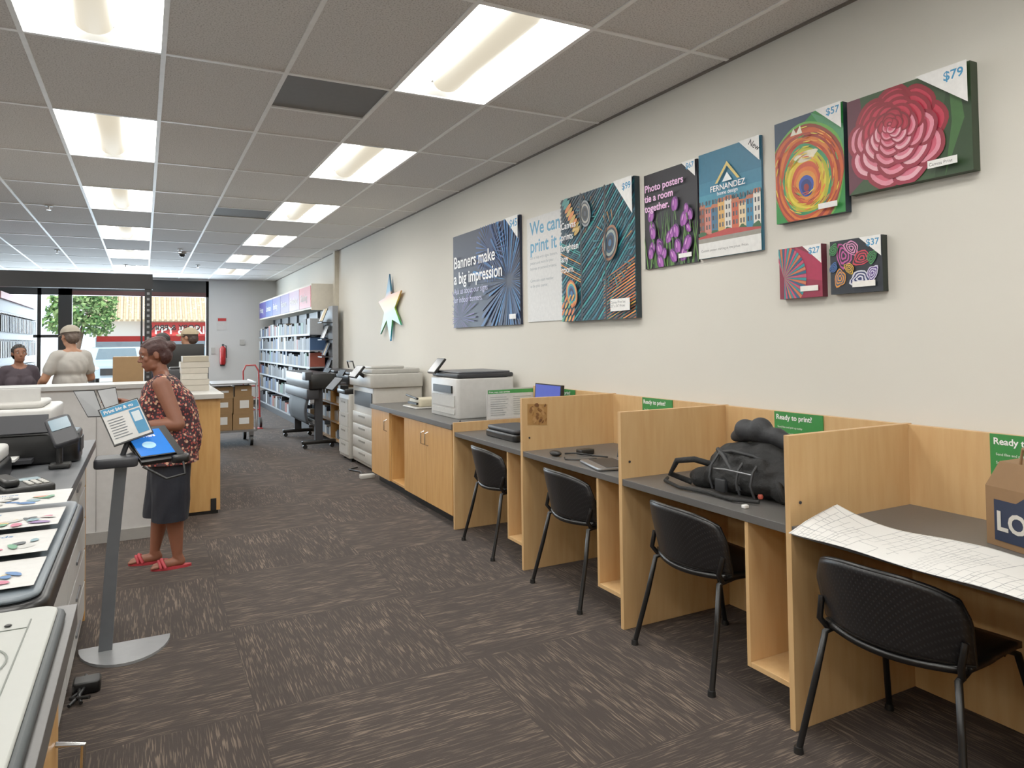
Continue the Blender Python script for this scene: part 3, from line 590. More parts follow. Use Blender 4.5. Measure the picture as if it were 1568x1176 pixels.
    nk_=L((0,.03,1.49)); keep=[f for f in fs if (sum((vs[k].z for k in f))/len(f))>hz and (sum((vs[k] for k in f),Vector())/len(f)-nk_).length>.088]
    b.add(vs,keep,top,True)
    if bottom:
        hz2=.37 if fem else .1
        bt=[('E',(0,-.01,.93),(.165*w+.005,.125*w+.01,.12))]+pant
        if fem:
            kl,kr=[Vector(lg[k][0]) for k in 'LR']
            bt=[('E',(0,-.02,.92),(.165*w+.005,.13*w,.14)),('C',(-.085*w,-.015,.90),kl+Vector((-.01,0,-.13)),.11*w,.098*w),('C',(.085*w,-.015,.90),kr+Vector((.01,0,-.13)),.11*w,.098*w)]
        vs,fs=remesh(bt,.012,3); vs=[v+Vector((v.x,v.y,0)).normalized()*(.005*sin(v.z*18+v.x*40)*sin(v.y*35+v.z*7)) for v in vs]
        b.add(vs,[f for f in fs if 1.02>(sum((vs[k].z for k in f))/len(f))>hz2],bottom,True)
    for sx in (-.029,.029):
        e=Hd((sx,.0745,1.652)); b.ell((0,0,0),(.014,.012,.009),PAPER,12,Matrix.Translation(e)@H3.to_4x4()); e2=Hd((sx,.0850,1.652)); b.ell((0,0,0),(.0058,.003,.0062),BLACK,8,Matrix.Translation(e2)@H3.to_4x4())
        b.tube([Hd((sx-.016,.077,1.658)),Hd((sx,.0875,1.662)),Hd((sx+.016,.077,1.658))],.003,SK,6)
        b.tube([Hd((sx-.018,.080,1.676)),Hd((sx,.088,1.682)),Hd((sx+.018,.081,1.677))],.0035,HR,6)
    b.ell((0,0,0),(.021,.005,.0045),P('#7a3a34',.5),10,Matrix.Translation(Hd((0,.097,1.583)))@H3.to_4x4())
    vs,fs=remesh([('E',Hd((0,-.010,1.675)),(.083,.100,.090),H3),('E',Hd((0,-.045,1.63)),(.076,.066,.075),H3)]+([('E',Hd((0,-.105,1.675)),(.04,.042,.04),H3),('E',Hd((0,-.03,1.73)),(.055,.065,.035),H3)] if fem else []),.007,2)
    inv=HM.inverted(); kp=[]
    for f in fs:
        c=inv@(sum((vs[k] for k in f),Vector())/len(f))
        lim=.045+max(0,(c.z-1.70))*1.6
        if c.y<lim and not(c.y>-.022 and c.z<1.645): kp.append(f)
    vs=[v+(v-Hd((0,-.02,1.66))).normalized()*.0025*sin((inv@v).x*160+(inv@v).z*60) for v in vs]
    b.add(vs,kp,HR,True)
    if cap:
        CP=P(cap,.8); Mh=HM; rings=[]
        for k in range(7):
            t=pi/2*k/6; r=cos(t); rings.append([Mh@Vector((.093*max(r,.02)*cos(2*pi*j/20),-.01+.112*max(r,.02)*sin(2*pi*j/20),1.685+.09*sin(t))) for j in range(20)])
        b.loft(rings,CP,True)
        b.surf(lambda u,v:Mh@Vector(((u-.5)*.15*(1-.25*v*v),.085+.085*v-.06*(2*u-1)**2*1,1.69-.012*v-.02*(2*u-1)**2)),10,6,CP,.005)
    return b.done()
person('woman_in_floral_blouse',(.15,5.10,0),88,.835,w=1.32,skin='#84503a',hair='#3c1c19',top=floral(),bottom=P('#121622',.8,bump=.3),
  arms={'L':((-.265,-.06,1.10),(-.20,.19,1.10)),'R':((.24,.06,1.14),(.13,.34,1.26))},
  legs={'L':((-.095,-.01,.50),(-.10,-.06,.09)),'R':((.095,.06,.50),(.10,.10,.09))},pitch=14,yaw=6,fem=True,vox=.0054,shoe='#b5323c',sleeve=0,lean=7,hem=.80,hs=1.10,hd=-.03)
person('man_in_cap',(-.70,9.05,0),35,.93,w=1.12,skin='#a8765a',hair='#5a4a40',top=P('#a9a59e',.8),bottom=P('#3a3d48',.8),cap='#9c9384',pitch=8,shoes='shoe',arms={'L':((-.27,.05,1.14),(-.2,.28,1.05)),'R':((.27,.05,1.14),(.15,.3,1.08))})
person('customer_in_hat',(.50,9.6,0),60,.92,skin='#a8765a',hair='#3a2a22',top=P('#8e8c8a',.8),bottom=P('#2c2c33',.8),cap='#b3a284',shoes='shoe')
person('customer_dark_hair',(.22,10.7,0),80,.90,skin='#8a5a42',hair='#1f1815',top=P('#2f3240',.8),bottom=P('#23232a',.8),shoes='shoe')
person('girl_with_dark_hair',(-1.22,9.45,0),-160,.82,skin='#8a5a42',hair='#1a1412',top=P('#3a3038',.8),bottom=P('#23232a',.8),fem=True,shoe='#222222')
# ------------------------------------------------------------ cabinets along right wall (far part)
b=B('base_cabinet_counter'); y0,y1=4.975,7.12; b.box(XP+.02,XW-.014,y0,6.10,.09,.745,CAB); b.box(XP+.02,XW-.014,6.52,y1,.09,.745,CAB); b.box(XP+.3,XW-.014,6.10,6.52,.09,.745,CAB)
b.box(XP+.02,XP+.3,6.10,6.52,.09,.11,CAB); b.box(XP+.02,XP+.3,6.10,6.52,.725,.745,CAB)
b.box(XP+.08,XW-.014,y0,y1,0,.09,BLACK); b.box(XP-.01,XW-.014,y0,y1,.745,.785,GREYTOP)
for a0,a1 in ((4.985,5.535),(5.541,6.09),(6.53,7.11)): b.box(XP,XP+.0195,a0,a1,.095,.74,CAB)
for yy in (5.49,5.585,6.60): b.tube([(XP,yy,.56),(XP-.028,yy,.57),(XP-.028,yy,.66),(XP,yy,.67)],.005,CHROME,8)
b.done(.002)
b=B('counter_sign_holder'); T=frame((2.36,4.955,.8015),(1,0,0),(0,0,1)); b.box(0,.44,0,.24,-.006,0,WHITE,T); a=Art(b,T,.44,.24,.0003); a.rect(.01,.01,.43,.23,'#d8d9d5'); a.rect(.01,.2,.43,.23,'#3f9a4a')
a.text('Print, copy, scan services',.02,.207,.018,'#ffffff',.01)
for k in range(9):
    for c in (0,1): a.rect(.03+c*.2,.17-k*.017,.03+c*.2+random.uniform(.1,.16),.174-k*.017,'#9aa09c')
a.rect(.36,.02,.41,.07,'#333333'); b.done()
b=B('multifunction_printer'); b.rbox(2.24,2.76,5.25,5.85,.785,1.11,WHITE,.03); b.rbox(2.25,2.76,5.26,5.84,1.115,1.15,DGREY,.02); b.rbox(2.27,2.74,5.28,5.82,1.15,1.165,P('#55575c',.4),.02)
b.box(2.232,2.24,5.3,5.8,.82,.86,OFFW); b.box(2.232,2.24,5.3,5.8,.88,.97,OFFW); b.box(2.225,2.24,5.35,5.75,.99,1.05,PLBLK)
b.panel([(2.30,5.83,1.27),(2.30,5.66,1.27),(2.20,5.66,1.15),(2.20,5.83,1.15)],.02,PLBLK,P('#1d2a38',.2),.1); b.tube([(2.27,5.75,1.15),(2.25,5.75,1.19)],.02,PLBLK); b.done()
b=B('paper_trimmer'); b.rbox(2.25,2.6,6.25,6.65,.785,.80,OFFW,.02); b.rbox(2.3,2.55,6.3,6.6,.80,.87,P('#c8bfa4',.5),.03); b.tube([(2.28,6.3,.88),(2.28,6.6,.90)],.012,BLACK); b.box(2.28,2.3,6.33,6.57,.82,.84,BLACK); b.done()
# copier
b=B('office_copier'); CW=P('#b6b4ad',.45); CD=P('#85837c',.5)
b.rbox(2.20,2.76,7.45,8.30,.04,.92,CW,.03); b.rbox(2.16,2.76,7.42,8.32,.92,1.07,CW,.03); b.rbox(2.2,2.75,7.5,8.2,1.07,1.12,P('#a9a7a1',.5),.02); b.rbox(2.22,2.6,7.6,7.95,1.12,1.15,OFFW,.02)
for k in range(4): b.rbox(2.185,2.21,7.5,8.26,.08+k*.14,.20+k*.14,CW,.008); b.box(2.18,2.187,7.75,8.0,.15+k*.14,.17+k*.14,CD)
b.box(2.19,2.3,7.5,8.2,.70,.86,PLBLK)
b.rbox(2.16,2.62,8.33,8.80,.04,.80,CW,.02)
for k in range(4): b.box(2.15,2.162,8.36,8.77,.08+k*.17,.23+k*.17,OFFW); b.box(2.145,2.152,8.48,8.66,.18+k*.17,.2+k*.17,CD)
b.rbox(2.12,2.55,8.36,8.75,.80,.86,PLBLK,.02); b.panel([(2.1,8.75,.99),(2.1,8.4,.99),(1.98,8.4,.86),(1.98,8.75,.86)],.02,PLBLK,DGREY,.1); b.box(2.1,2.2,8.5,8.6,.86,.9,PLBLK)
b.panel([(2.13,7.85,1.16),(2.13,7.58,1.16),(2.03,7.58,1.04),(2.03,7.85,1.04)],.025,PLBLK,P('#20303c',.2),.08); b.tube([(2.1,7.7,1.09),(2.18,7.7,1.03)],.02,PLBLK)
b.tube([(2.14,8.0,1.12),(2.12,8.0,1.2),(2.12,8.25,1.2),(2.14,8.25,1.12)],.008,PLBLK)
for x in (2.25,2.7):
    for y in (7.5,8.25): b.cyl((x,y-.02,.025),(x,y+.02,.025),.025,.025,BLACK,12)
for y in (8.4,8.75): b.box(2.2,2.3,y-.03,y+.03,0,.045,BLACK); 
b.done()
b=B('power_strip_cables'); b.tube([(2.12,7.3,.012),(2.05,7.4,.012),(2.1,7.6,.012),(2.02,7.8,.012),(2.14,7.9,.012)],.008,BLACK); b.rbox(2.0,2.15,7.24,7.32,0,.04,OFFW,.01); b.done()
b=B('supply_shelf_unit'); b.box(2.37,2.79,9.3,9.32,0,.82,CAB); b.box(2.37,2.79,11.0,11.02,0,.82,CAB); b.box(2.37,2.79,10.15,10.17,0,.82,CAB); b.box(2.77,2.79,9.32,11.0,0,.82,CAB)
for z in (.05,.3,.55,.80): b.box(2.37,2.77,9.32,11.0,z,z+.02,CAB)
random.seed(9)
for z in (.07,.32,.57):
    for yb in (9.34,10.2):
        y=yb
        while y<yb+.68: wd=random.uniform(.06,.16); b.box(2.42,2.7,y,y+wd-.01,z+.001,z+random.uniform(.08,.18),P(random.choice(['#e8e6e0','#3a3c42','#c8a070','#a8b4c0','#e0ddd4']),.6)); y+=wd
b.done()
for nm,yy,x0 in (('desktop_printer',9.75,2.40),('desktop_printer',10.6,2.40)):
    b=B(nm); b.rbox(x0+.03,2.76,yy-.35,yy+.33,.821,.98,PLBLK,.03); b.rbox(x0+.05,2.74,yy-.33,yy+.31,.98,1.02,DGREY,.03); b.rbox(x0-.04,x0+.1,yy-.25,yy+.2,.85,.875,DGREY,.01); b.panel([(x0+.06,yy+.2,1.04),(x0+.06,yy-.1,1.04),(x0+.01,yy-.1,.97),(x0+.01,yy+.2,.97)],.012,PLBLK,P('#2a3a48',.2),.1); b.done()
b=B('large_format_plotter'); b.rbox(1.95,2.3,9.55,11.3,.80,1.0,PLBLK,.05); b.rbox(1.93,2.1,9.6,11.25,.66,.80,DGREY,.03)
for yy in (9.7,11.15):
    b.box(2.05,2.15,yy-.03,yy+.03,.1,.8,DGREY); b.rbox(1.88,2.33,yy-.04,yy+.04,.06,.11,PLBLK,.02)
    for x in (1.92,2.28): b.cyl((x,yy-.02,.03),(x,yy+.02,.03),.03,.03,BLACK,12)
b.tube([(2.05,9.7,.35),(2.05,11.15,.35)],.03,STEEL); b.surf(lambda u,v:(1.99-.03*sin(v*pi),9.75+u*1.35,.66-.35*v),6,10,P('#1c1d21',.7),.004)
for k in range(4): b.cyl((2.12,9.75,.30+.07*(k%2)-.0),(2.12,11.1,.30+.07*(k%2)),.035+.002*k,.035,P('#3a3c45',.5),12)
b.rbox(1.9,2.0,9.56,9.8,.92,1.03,DGREY,.02); b.done()
# gondola
b=B('gondola_shelving'); GW=P('#cfc8b8',.6); b.box(2.74,2.79,11.6,17.3,0,2.38,P('#8f9296',.5))
b.box(2.40,2.74,11.6,17.3,1.97,2.38,GW)
hc=['#b03430','#8a6a84','#5a3a84','#38388c','#2e4c94','#40368c']
for k in range(6):
    ya=11.6+k*.95; b.box(2.392,2.40,ya+.01,ya+.94,2.0,2.35,P(hc[k],.5)); b.text(['Shipping','Envelopes','Business','Binding','Laminate','Printing'][k],.17,frame((2.389,ya+.85,2.12),(0,-1,0),(0,0,1)),PAPER,.01)
b.box(2.40,2.79,11.58,11.6,1.95,2.38,GW)
lev=[.12,.45,.75,1.03,1.3,1.57]
for z in lev: b.box(2.38,2.74,11.6,17.3,z-.02,z,P('#8a8d92',.45)); b.box(2.374,2.38,11.6,17.3,z-.03,z+.003,P('#94989c',.5))
b.box(2.36,2.74,11.6,17.3,0,.1,DGREY)
for k in range(7): y=11.6+k*.95; b.box(2.70,2.74,y-.015,y+.015,0,2.0,STEEL)
for z in lev:
    y=11.65
    while y<17.15:
        wd=random.uniform(.07,.24); hh=random.uniform(.15,.26); dp=random.uniform(.15,.32)
        b.box(2.39,2.39+dp,y,y+wd-.012,z+.001,z+hh,P(random.choice(['#2c2e33','#3a3d45','#4d535b','#9a9ea2','#2b3a56','#4f5a68','#6a7178','#1f2024','#1f2024','#8a4030','#15161a','#6a5a44','#2c4a72','#b8bcbe','#3f6a5a']),.6)); y+=wd
b.done()
b=B('magazine_rack'); 
for k in range(3):
    for j in range(4):
        z=.95+j*.27; yy=11.15+.09*k; b.panel([(2.62-.02*j,yy+.085,z+.2),(2.62-.02*j,yy,z+.2),(2.54-.02*j,yy,z),(2.54-.02*j,yy+.085,z)],.01,BLACK,P(random.choice(['#dfe2e4','#3b4a66','#8d939b','#c9b48a']),.6),.05)
b.box(2.63,2.72,11.12,11.4,.0,2.0,P('#8a8d92',.5)); 
for j in range(4): b.box(2.46,2.63,11.12,11.4,.92+j*.27,.935+j*.27,DGREY)
b.done()
b=B('fire_extinguisher'); x,y=1.62,YF-.085; b.tube([(x,y,.95),(x,y,.98),(x,y,1.32),(x,y,1.37)],[.05,.065,.065,.03],P('#b01c1c',.35),16); b.cyl((x,y,1.37),(x,y,1.42),.02,.02,BLACK); b.tube([(x,y,1.41),(x+.07,y-.02,1.38),(x+.08,y-.02,1.1)],.01,BLACK); b.box(x-.05,x+.05,YF-.03,YF,.92,1.3,BLACK); b.done()
b=B('wall_notice'); b.box(1.5,1.72,YF-.012,YF,1.75,2.05,WHITE); b.box(1.52,1.70,YF-.014,YF-.012,1.95,2.02,RED); b.box(2.0,2.1,YF-.04,YF,1.4,1.52,OFFW); b.box(1.38,1.46,YF-.03,YF,1.2,1.34,OFFW); b.done()
# trolley with cartons
b=B('stock_cart'); x0,x1,ya,yb=.80,1.40,10.4,11.3; b.box(x0,x1,ya,yb,.20,.225,STEEL)
for x in (x0+.06,x1-.06):
    for y in (ya+.08,yb-.08): b.cyl((x-.02,y,.075),(x+.02,y,.075),.075,.075,BLACK,16); b.box(x-.03,x+.03,y-.03,y+.03,.12,.2,STEEL)
for x in (x0,x1): b.tube([(x,ya+.02,.21),(x,ya+.02,.88),(x,yb-.02,.88),(x,yb-.02,.21)],.014,STEEL,8); b.tube([(x,ya+.02,.5),(x,yb-.02,.5)],.01,STEEL,8)
b.box(x0,x1,ya+.01,yb-.01,.86,.875,STEEL)
b.done()
CARD=P('#8e6e48',.8); TAPE=P('#c4b79a',.4)
b=B('carton_stack'); 
for (xa,xb,y0,y1,z0,z1) in ((.83,1.09,10.48,10.9,.226,.46),(1.10,1.37,10.46,10.9,.226,.44),(.84,1.1,10.5,10.9,.461,.66),(1.11,1.37,10.48,10.88,.441,.68),(.86,1.34,10.95,11.2,.226,.7),(1.13,1.35,10.5,10.85,.681,.83),(.86,1.11,10.52,10.86,.661,.82)):
    b.box(xa,xb,y0,y1,z0,z1,CARD); b.box(xa-.001,xb+.001,(y0+y1)/2-.025,(y0+y1)/2+.025,z0,z1+.001,TAPE); b.box(xa+.08,xb-.06,y0-.001,y0,z0+.08,z1-.05,PAPER)
b.done(.002)
b=B('hand_truck'); RD=P('#a02424',.4)
for x in (1.5,1.75): b.tube([(x,12.6,.1),(x,12.75,.95)],.014,RD,8); b.cyl((x-.02,12.55,.09),(x+.02,12.55,.09),.09,.09,BLACK)
b.tube([(1.5,12.75,.95),(1.55,12.78,1.05),(1.7,12.78,1.05),(1.75,12.75,.95)],.014,RD,8); b.box(1.48,1.77,12.38,12.6,.0,.012,RD)
for z in (.3,.5,.7): b.tube([(1.5,12.63+z*.1,z),(1.75,12.63+z*.1,z)],.01,RD,8)
b.done()
# ------------------------------------------------------------ service counter
b=B('service_counter'); b.box(.13,.575,6.42,9.0,.03,.96,CAB); b.box(.13,.60,6.38,9.02,.96,1.0,OFFW); b.box(.15,.56,6.44,8.98,0,.03,BLACK); b.box(.50,.545,6.412,6.42,.03,.13,BLACK); b.box(.33,.334,6.414,6.42,.03,.96,P('#8a6430',.6)); b.done(.002)
b=B('half_wall_panel'); b.box(-3.2,.11,5.9,6.02,0,1.10,P('#c6c5c3',.6)); b.box(-3.22,.125,5.88,6.3,1.10,1.13,P('#b4b4b2',.5)); b.box(-3.2,.11,5.885,5.9,0,.08,P('#9a9894',.5)); b.box(-.30,-.296,5.896,5.9,.08,1.1,P('#8d8b88',.5)); b.done()
b=B('cardboard_box'); b.box(-.22,.0,6.55,6.9,1.001,1.32,CARD); b.box(-.221,.001,6.7,6.75,1.001,1.321,TAPE); b.done(.002)
b=B('side_desk'); b.box(-1.6,.12,6.5,7.3,.96,1.0,OFFW); b.box(-1.6,.12,6.52,6.56,0,.96,CAB); b.box(-1.6,-1.56,6.56,7.28,0,.96,CAB); b.box(.07,.12,6.56,7.28,0,.96,CAB); b.done()
b=B('paper_ream_stack')
for k in range(6): b.box(.30+random.uniform(-.01,.01),.52+random.uniform(-.01,.01),6.9,7.2,1.001+k*.052,1.05+k*.052,P(random.choice(['#b9b2a4','#a89f8c','#c2bdb0']),.6))
b.done()
b=B('label_printer'); b.rbox(.2,.4,7.4,7.7,1.001,1.18,DGREY,.03); b.box(.22,.38,7.395,7.4,1.05,1.1,BLACK); b.rbox(.22,.38,7.45,7.65,1.18,1.2,BLACK,.02); b.done()
b=B('checkout_monitor'); b.rbox(.3,.5,8.2,8.4,1.001,1.015,BLACK,.02); b.cyl((.4,8.3,1.01),(.4,8.3,1.2),.015,.015,BLACK); b.rbox(.2,.58,8.27,8.3,1.15,1.42,BLACK,.01); b.done()
b=B('display_gantry_frame'); GB=P('#161619',.5); b.box(-3.4,.1,10.0,10.12,2.12,2.31,GB); b.box(.01,.09,10.01,10.11,0,2.12,GB); b.box(-3.4,-3.32,10.01,10.11,0,2.12,GB)
for k in range(26): b.box(.035,.065,10.004,10.01,.3+k*.07,.33+k*.07,STEEL)
b.done()
b=B('slatwall_display'); b.box(-1.9,-1.55,10.2,13.4,0,2.1,GB)
for k in range(14): b.box(-1.552,-1.545,10.2,13.4,.3+k*.13,.31+k*.13,P('#3a3c41',.5))
b.box(-1.56,-1.5,10.2,13.4,2.0,2.08,P('#c88f98',.5))
for k in range(26):
    for z in (.95,1.28,1.6):
        y=10.25+k*.12; b.box(-1.52,-1.50,y,y+.06,z,z+.2,P(random.choice(['#1f2024','#8a8e94','#2c2e33','#1a1b20','#101114']),.5)); b.tube([(-1.55,y+.03,z+.22),(-1.49,y+.03,z+.22)],.004,CHROME,6)
b.done()
# ------------------------------------------------------------ left counters
b=B('cutting_counter'); b.box(-1.15,-.15,-1.4,1.56,.0,.88,CAB); b.box(-1.17,-.11,-1.42,1.60,.88,.92,GREYTOP); b.box(-.15,-.135,.7,1.13,.06,.86,CAB); b.box(-.15,-.135,1.14,1.55,.06,.86,CAB)
b.tube([(-.135,1.50,.60),(-.095,1.50,.605),(-.092,1.50,.70),(-.135,1.50,.71)],.005,CHROME,8); b.done(.0025)
b=B('cutting_mat'); b.rbox(-.95,-.122,.35,1.555,.921,.936,P('#2e3436',.5),.035); b.rbox(-.945,-.134,.36,1.545,.936,.942,P('#a0a29c',.5,noise=.03),.03)
GLN=P('#5f655d',.5)
def ringm(b,cx,cy,r,z,m,w=.0015,n=60,a0=0,a1=2*pi):
    vs=[];fs=[]
    for k in range(n+1):
        t=a0+(a1-a0)*k/n
        vs+=[(cx+(r-w)*cos(t),cy+(r-w)*sin(t),z),(cx+(r+w)*cos(t),cy+(r+w)*sin(t),z)]
    for k in range(n): fs.append((2*k,2*k+1,2*k+3,2*k+2))
    b.add(vs,fs,m)
ringm(b,-.27,1.30,.09,.9435,GLN); ringm(b,-.27,1.30,.045,.9435,GLN)
for x in (-.17,-.6,-.8): b.box(x-.001,x+.001,.42,1.48,.942,.9433,GLN)
for y in (.5,.9,1.44): b.box(-.88,-.17,y-.001,y+.001,.942,.9433,GLN)
b.ell((-.2,1.46,.944),(.006,.006,.002),BLACK,8); b.done()
b=B('print_sample_display'); b.box(-1.1,-.30,1.72,2.72,0,.80,DGREY); b.box(-.305,-.285,1.74,2.70,.05,.5,P('#3d3e44',.5)); b.rbox(-1.12,-.17,1.70,2.74,.84,.90,PLBLK,.06); b.rbox(-1.0,-.26,1.74,2.70,.80,.84,BLACK,.04); b.rbox(-1.10,-.185,1.72,2.72,.90,.912,P('#6a747c',.4),.05)
b.cyl((-.30,2.25,.62),(-.27,2.25,.62),.12,.12,P('#1f3a5a',.3),32); b.cyl((-.27,2.25,.62),(-.262,2.25,.62),.06,.05,BLACK,24)
F=frame((-1.05,1.76,.913),(1,0,0),(0,1,0)); a=Art(b,F,.855,.93,.0002)
random.seed(12)
for r in range(4):
    for c in range(3):
        x=.005+c*.284; y=.005+r*.232; a.rect(x,y,x+.278,y+.224,'#c4c3c0')
        a.text(['Business cards','Postcards','Brochures'][(r+c)%3],x+.012,y+.18,.03,'#3a6a9a',.02); a.text('for every job',x+.012,y+.15,.022,'#555b60',0)
        for k in range(16): a.ell(x+random.uniform(.03,.25),y+random.uniform(.025,.12),random.uniform(.01,.028),random.uniform(.006,.016),random.choice(['#4f8a6a','#b8607a','#c0a04a','#3a6aa0','#7a5a90','#a9a9a4','#2f3a40','#c07a5a','#b4b4b0','#6a8a94']),random.uniform(0,3),10,.1)
b.done()
b=B('print_counter'); b.box(-1.15,-.28,2.78,4.28,0,.88,WHITE); b.box(-1.17,-.22,2.76,4.32,.88,.92,P('#505256',.45)); b.box(-.28,-.262,2.80,3.3,.06,.86,WHITE)
b.box(-.30,-.262,4.281,4.31,0,.88,CAB); b.box(-1.15,-.30,4.281,4.31,0,.88,CAB)
for k in range(5): b.box(-.28,-.262,3.32,4.26,.06+k*.16,.21+k*.16,WHITE); b.box(-.262,-.254,3.7,3.9,.12+k*.16,.135+k*.16,STEEL)
b.done(.002)
b=B('inkjet_printer'); b.rbox(-.98,-.24,3.52,3.74,.921,1.05,PLBLK,.04); b.rbox(-.98,-.34,3.72,4.05,.921,1.05,PLBLK,.04); b.rbox(-.97,-.34,3.54,4.04,1.05,1.15,WHITE,.03); b.rbox(-.92,-.38,3.60,3.95,1.15,1.175,OFFW,.02); b.box(-.9,-.4,3.44,3.52,.94,.955,DGREY); b.box(-.85,-.45,3.40,3.6,.956,.965,PAPER); b.box(-.239,-.235,3.56,3.7,.96,1.02,DGREY)
b.panel([(-.35,3.52,1.13),(-.62,3.52,1.13),(-.62,3.48,1.06),(-.35,3.48,1.06)][::-1],.01,DGREY); b.box(-.9,-.40,3.7,3.73,1.175,1.23,WHITE); b.done()
b=B('desktop_scanner'); b.rbox(-.95,-.45,3.0,3.36,.921,.99,PLBLK,.03); b.rbox(-.94,-.46,3.02,3.36,.99,1.04,WHITE,.03); b.rbox(-.90,-.6,3.05,3.3,1.04,1.055,OFFW,.02); b.done()
b=B('card_reader'); b.rbox(-.335,-.26,3.36,3.44,.921,.94,BLACK,.01); b.tube([(-.3,3.40,.94),(-.3,3.40,1.04)],.012,BLACK); T=Matrix.Translation((-.29,3.38,1.07))@Matrix.Rotation(radians(50),4,'X')@Matrix.Rotation(radians(20),4,'Z'); b.rbox(-.045,.045,-.07,.07,-.015,.015,DGREY,.015,T); b.rbox(-.035,.035,0,.055,.0152,.017,P('#5a7a8c',.2),.004,T); b.done()
b=B('desk_phone'); T=RZ(20,(-.36,2.91,.921)); b.rbox(-.075,.075,-.09,.09,0,.03,BLACK,.015,T); b.rbox(-.07,-.025,-.08,.08,.031,.055,PLBLK,.015,T); b.rbox(-.005,.06,.03,.075,.0301,.034,P('#9fb4bc',.2),.004,T)
for i in range(3):
    for j in range(4): b.rbox(.0+i*.022,.015+i*.022,-.07+j*.022,-.055+j*.022,.0301,.035,OFFW,.003,T)
b.done()
b=B('tape_roll'); 
b.tube([(-.62+.05*cos(t*pi/12),2.88+.05*sin(t*pi/12),.939) for t in range(25)],.018,P('#c9c9c4',.4),8); b.done()
# kiosk
b=B('touchscreen_kiosk'); KG=P('#64676b',.4,.3); LK=P('#989a9c',.35,.3)
pts=[]
for k in range(17): t=pi+pi*k/16; pts.append((-.07-.19*cos(t),3.86+.26*sin(t)))
b.prism(pts,2,0,.012,LK)
b.loft([[(x0+sx*w_,y0_+sy*.016,z) for sx,sy in ((-1,-1),(1,-1),(1,1),(-1,1))] for z,x0,y0_,w_ in ((.012,-.15,3.80,.028),(.45,-.125,3.81,.026),(.86,-.09,3.82,.026))],KG,True,smooth=False)
b.rbox(-.20,-.02,3.72,3.88,.85,.895,DGREY,.02)
TLs=Vector((-.085,3.87,1.0)); us=Vector((.155,.02,.008)); ds=Vector((.075,-.10,-.115))
q2=[TLs,TLs+us,TLs+us+ds,TLs+ds]; ct=sum(q2,Vector())/4; nn=(q2[3]-q2[0]).cross(q2[1]-q2[0]).normalized()
b.panel([ct+(p-ct)*1.25+us*.10-nn*.013 for p in q2],.028,PLBLK)
b.rbox(.12,.20,3.75,3.84,.845,.885,PLBLK,.02)
b.panel(q2,.012,PLBLK,P('#1f62b8',.15,emit=.75),.06)
ff=frame(tuple(q2[3]+(ct-q2[3])*.2+nn*.003),us,-ds); b.ell((.05,.05,.0),(.03,.022,.0015),P('#9fd0ea',.3,emit=.5),12,ff); b.text('Start here',.022,ff@Matrix.Translation((.01,.1,.001)),P('#ffffff',.3,emit=.6),.02)
b.tube([(.17,3.76,.86),(.18,3.72,.8),(.1,3.74,.78),(.0,3.78,.84)],.006,BLACK); b.tube([(-.09,3.83,.87),(.0,3.84,.90),(.04,3.845,.915)],.02,DGREY)
TL=Vector((-.19,3.86,1.11)); uv_=Vector((.165,.02,.05)); dv=Vector((.07,-.08,-.165)); n2=dv.cross(uv_).normalized()
b.panel([TL,TL+uv_,TL+uv_+dv,TL+dv],.014,PLBLK,P('#c6c5c2',.5),.06)
def bil(u,t): return TL+uv_*u+dv*(1-t)+n2*.0024
def patch(u0,u1,t0,t1,m,o=0): b.add([bil(u0,t0)+n2*o,bil(u1,t0)+n2*o,bil(u1,t1)+n2*o,bil(u0,t1)+n2*o],[(0,1,2,3)],m)
patch(.04,.96,.78,.96,P('#1f7aa6',.5))
b.text('Print big & go',.023,frame(tuple(bil(.09,.83)+n2*.001),uv_,-dv-uv_*(uv_.dot(-dv)/uv_.length_squared)),PAPER,.02)
patch(.66,.94,.1,.74,P('#2f7ba6',.5)); patch(.7,.9,.42,.68,P('#c0ccd2',.5),.0006)
for k in range(8): patch(.1,random.uniform(.45,.6),.64-k*.07,.66-k*.07,P('#5a6066',.5))
b.tube([(-.09,3.83,.88),(-.05,3.835,1.0)],.012,DGREY)
for q in ([(-.30,3.98,1.20),(-.21,3.96,1.20),(-.165,3.93,1.07),(-.235,3.95,1.07)],[(-.20,3.96,1.20),(-.12,3.98,1.21),(-.10,3.96,1.10),(-.155,3.94,1.08)]): b.panel(q,.004,BLACK,P('#a4a6a8',.3),.08)
b.tube([(-.16,3.93,1.09),(-.09,3.86,.97)],.006,BLACK)
b.done()
b=B('cable_bundle'); random.seed(2)
for k in range(3):
    p=[(-.24+random.uniform(-.015,.06),3.28+j*.06,.012+random.uniform(0,.02)) for j in range(5)]; b.tube(p,.007,BLACK,8)
b.rbox(-.25,-.15,3.38,3.46,.0,.05,PLBLK,.015); b.done()
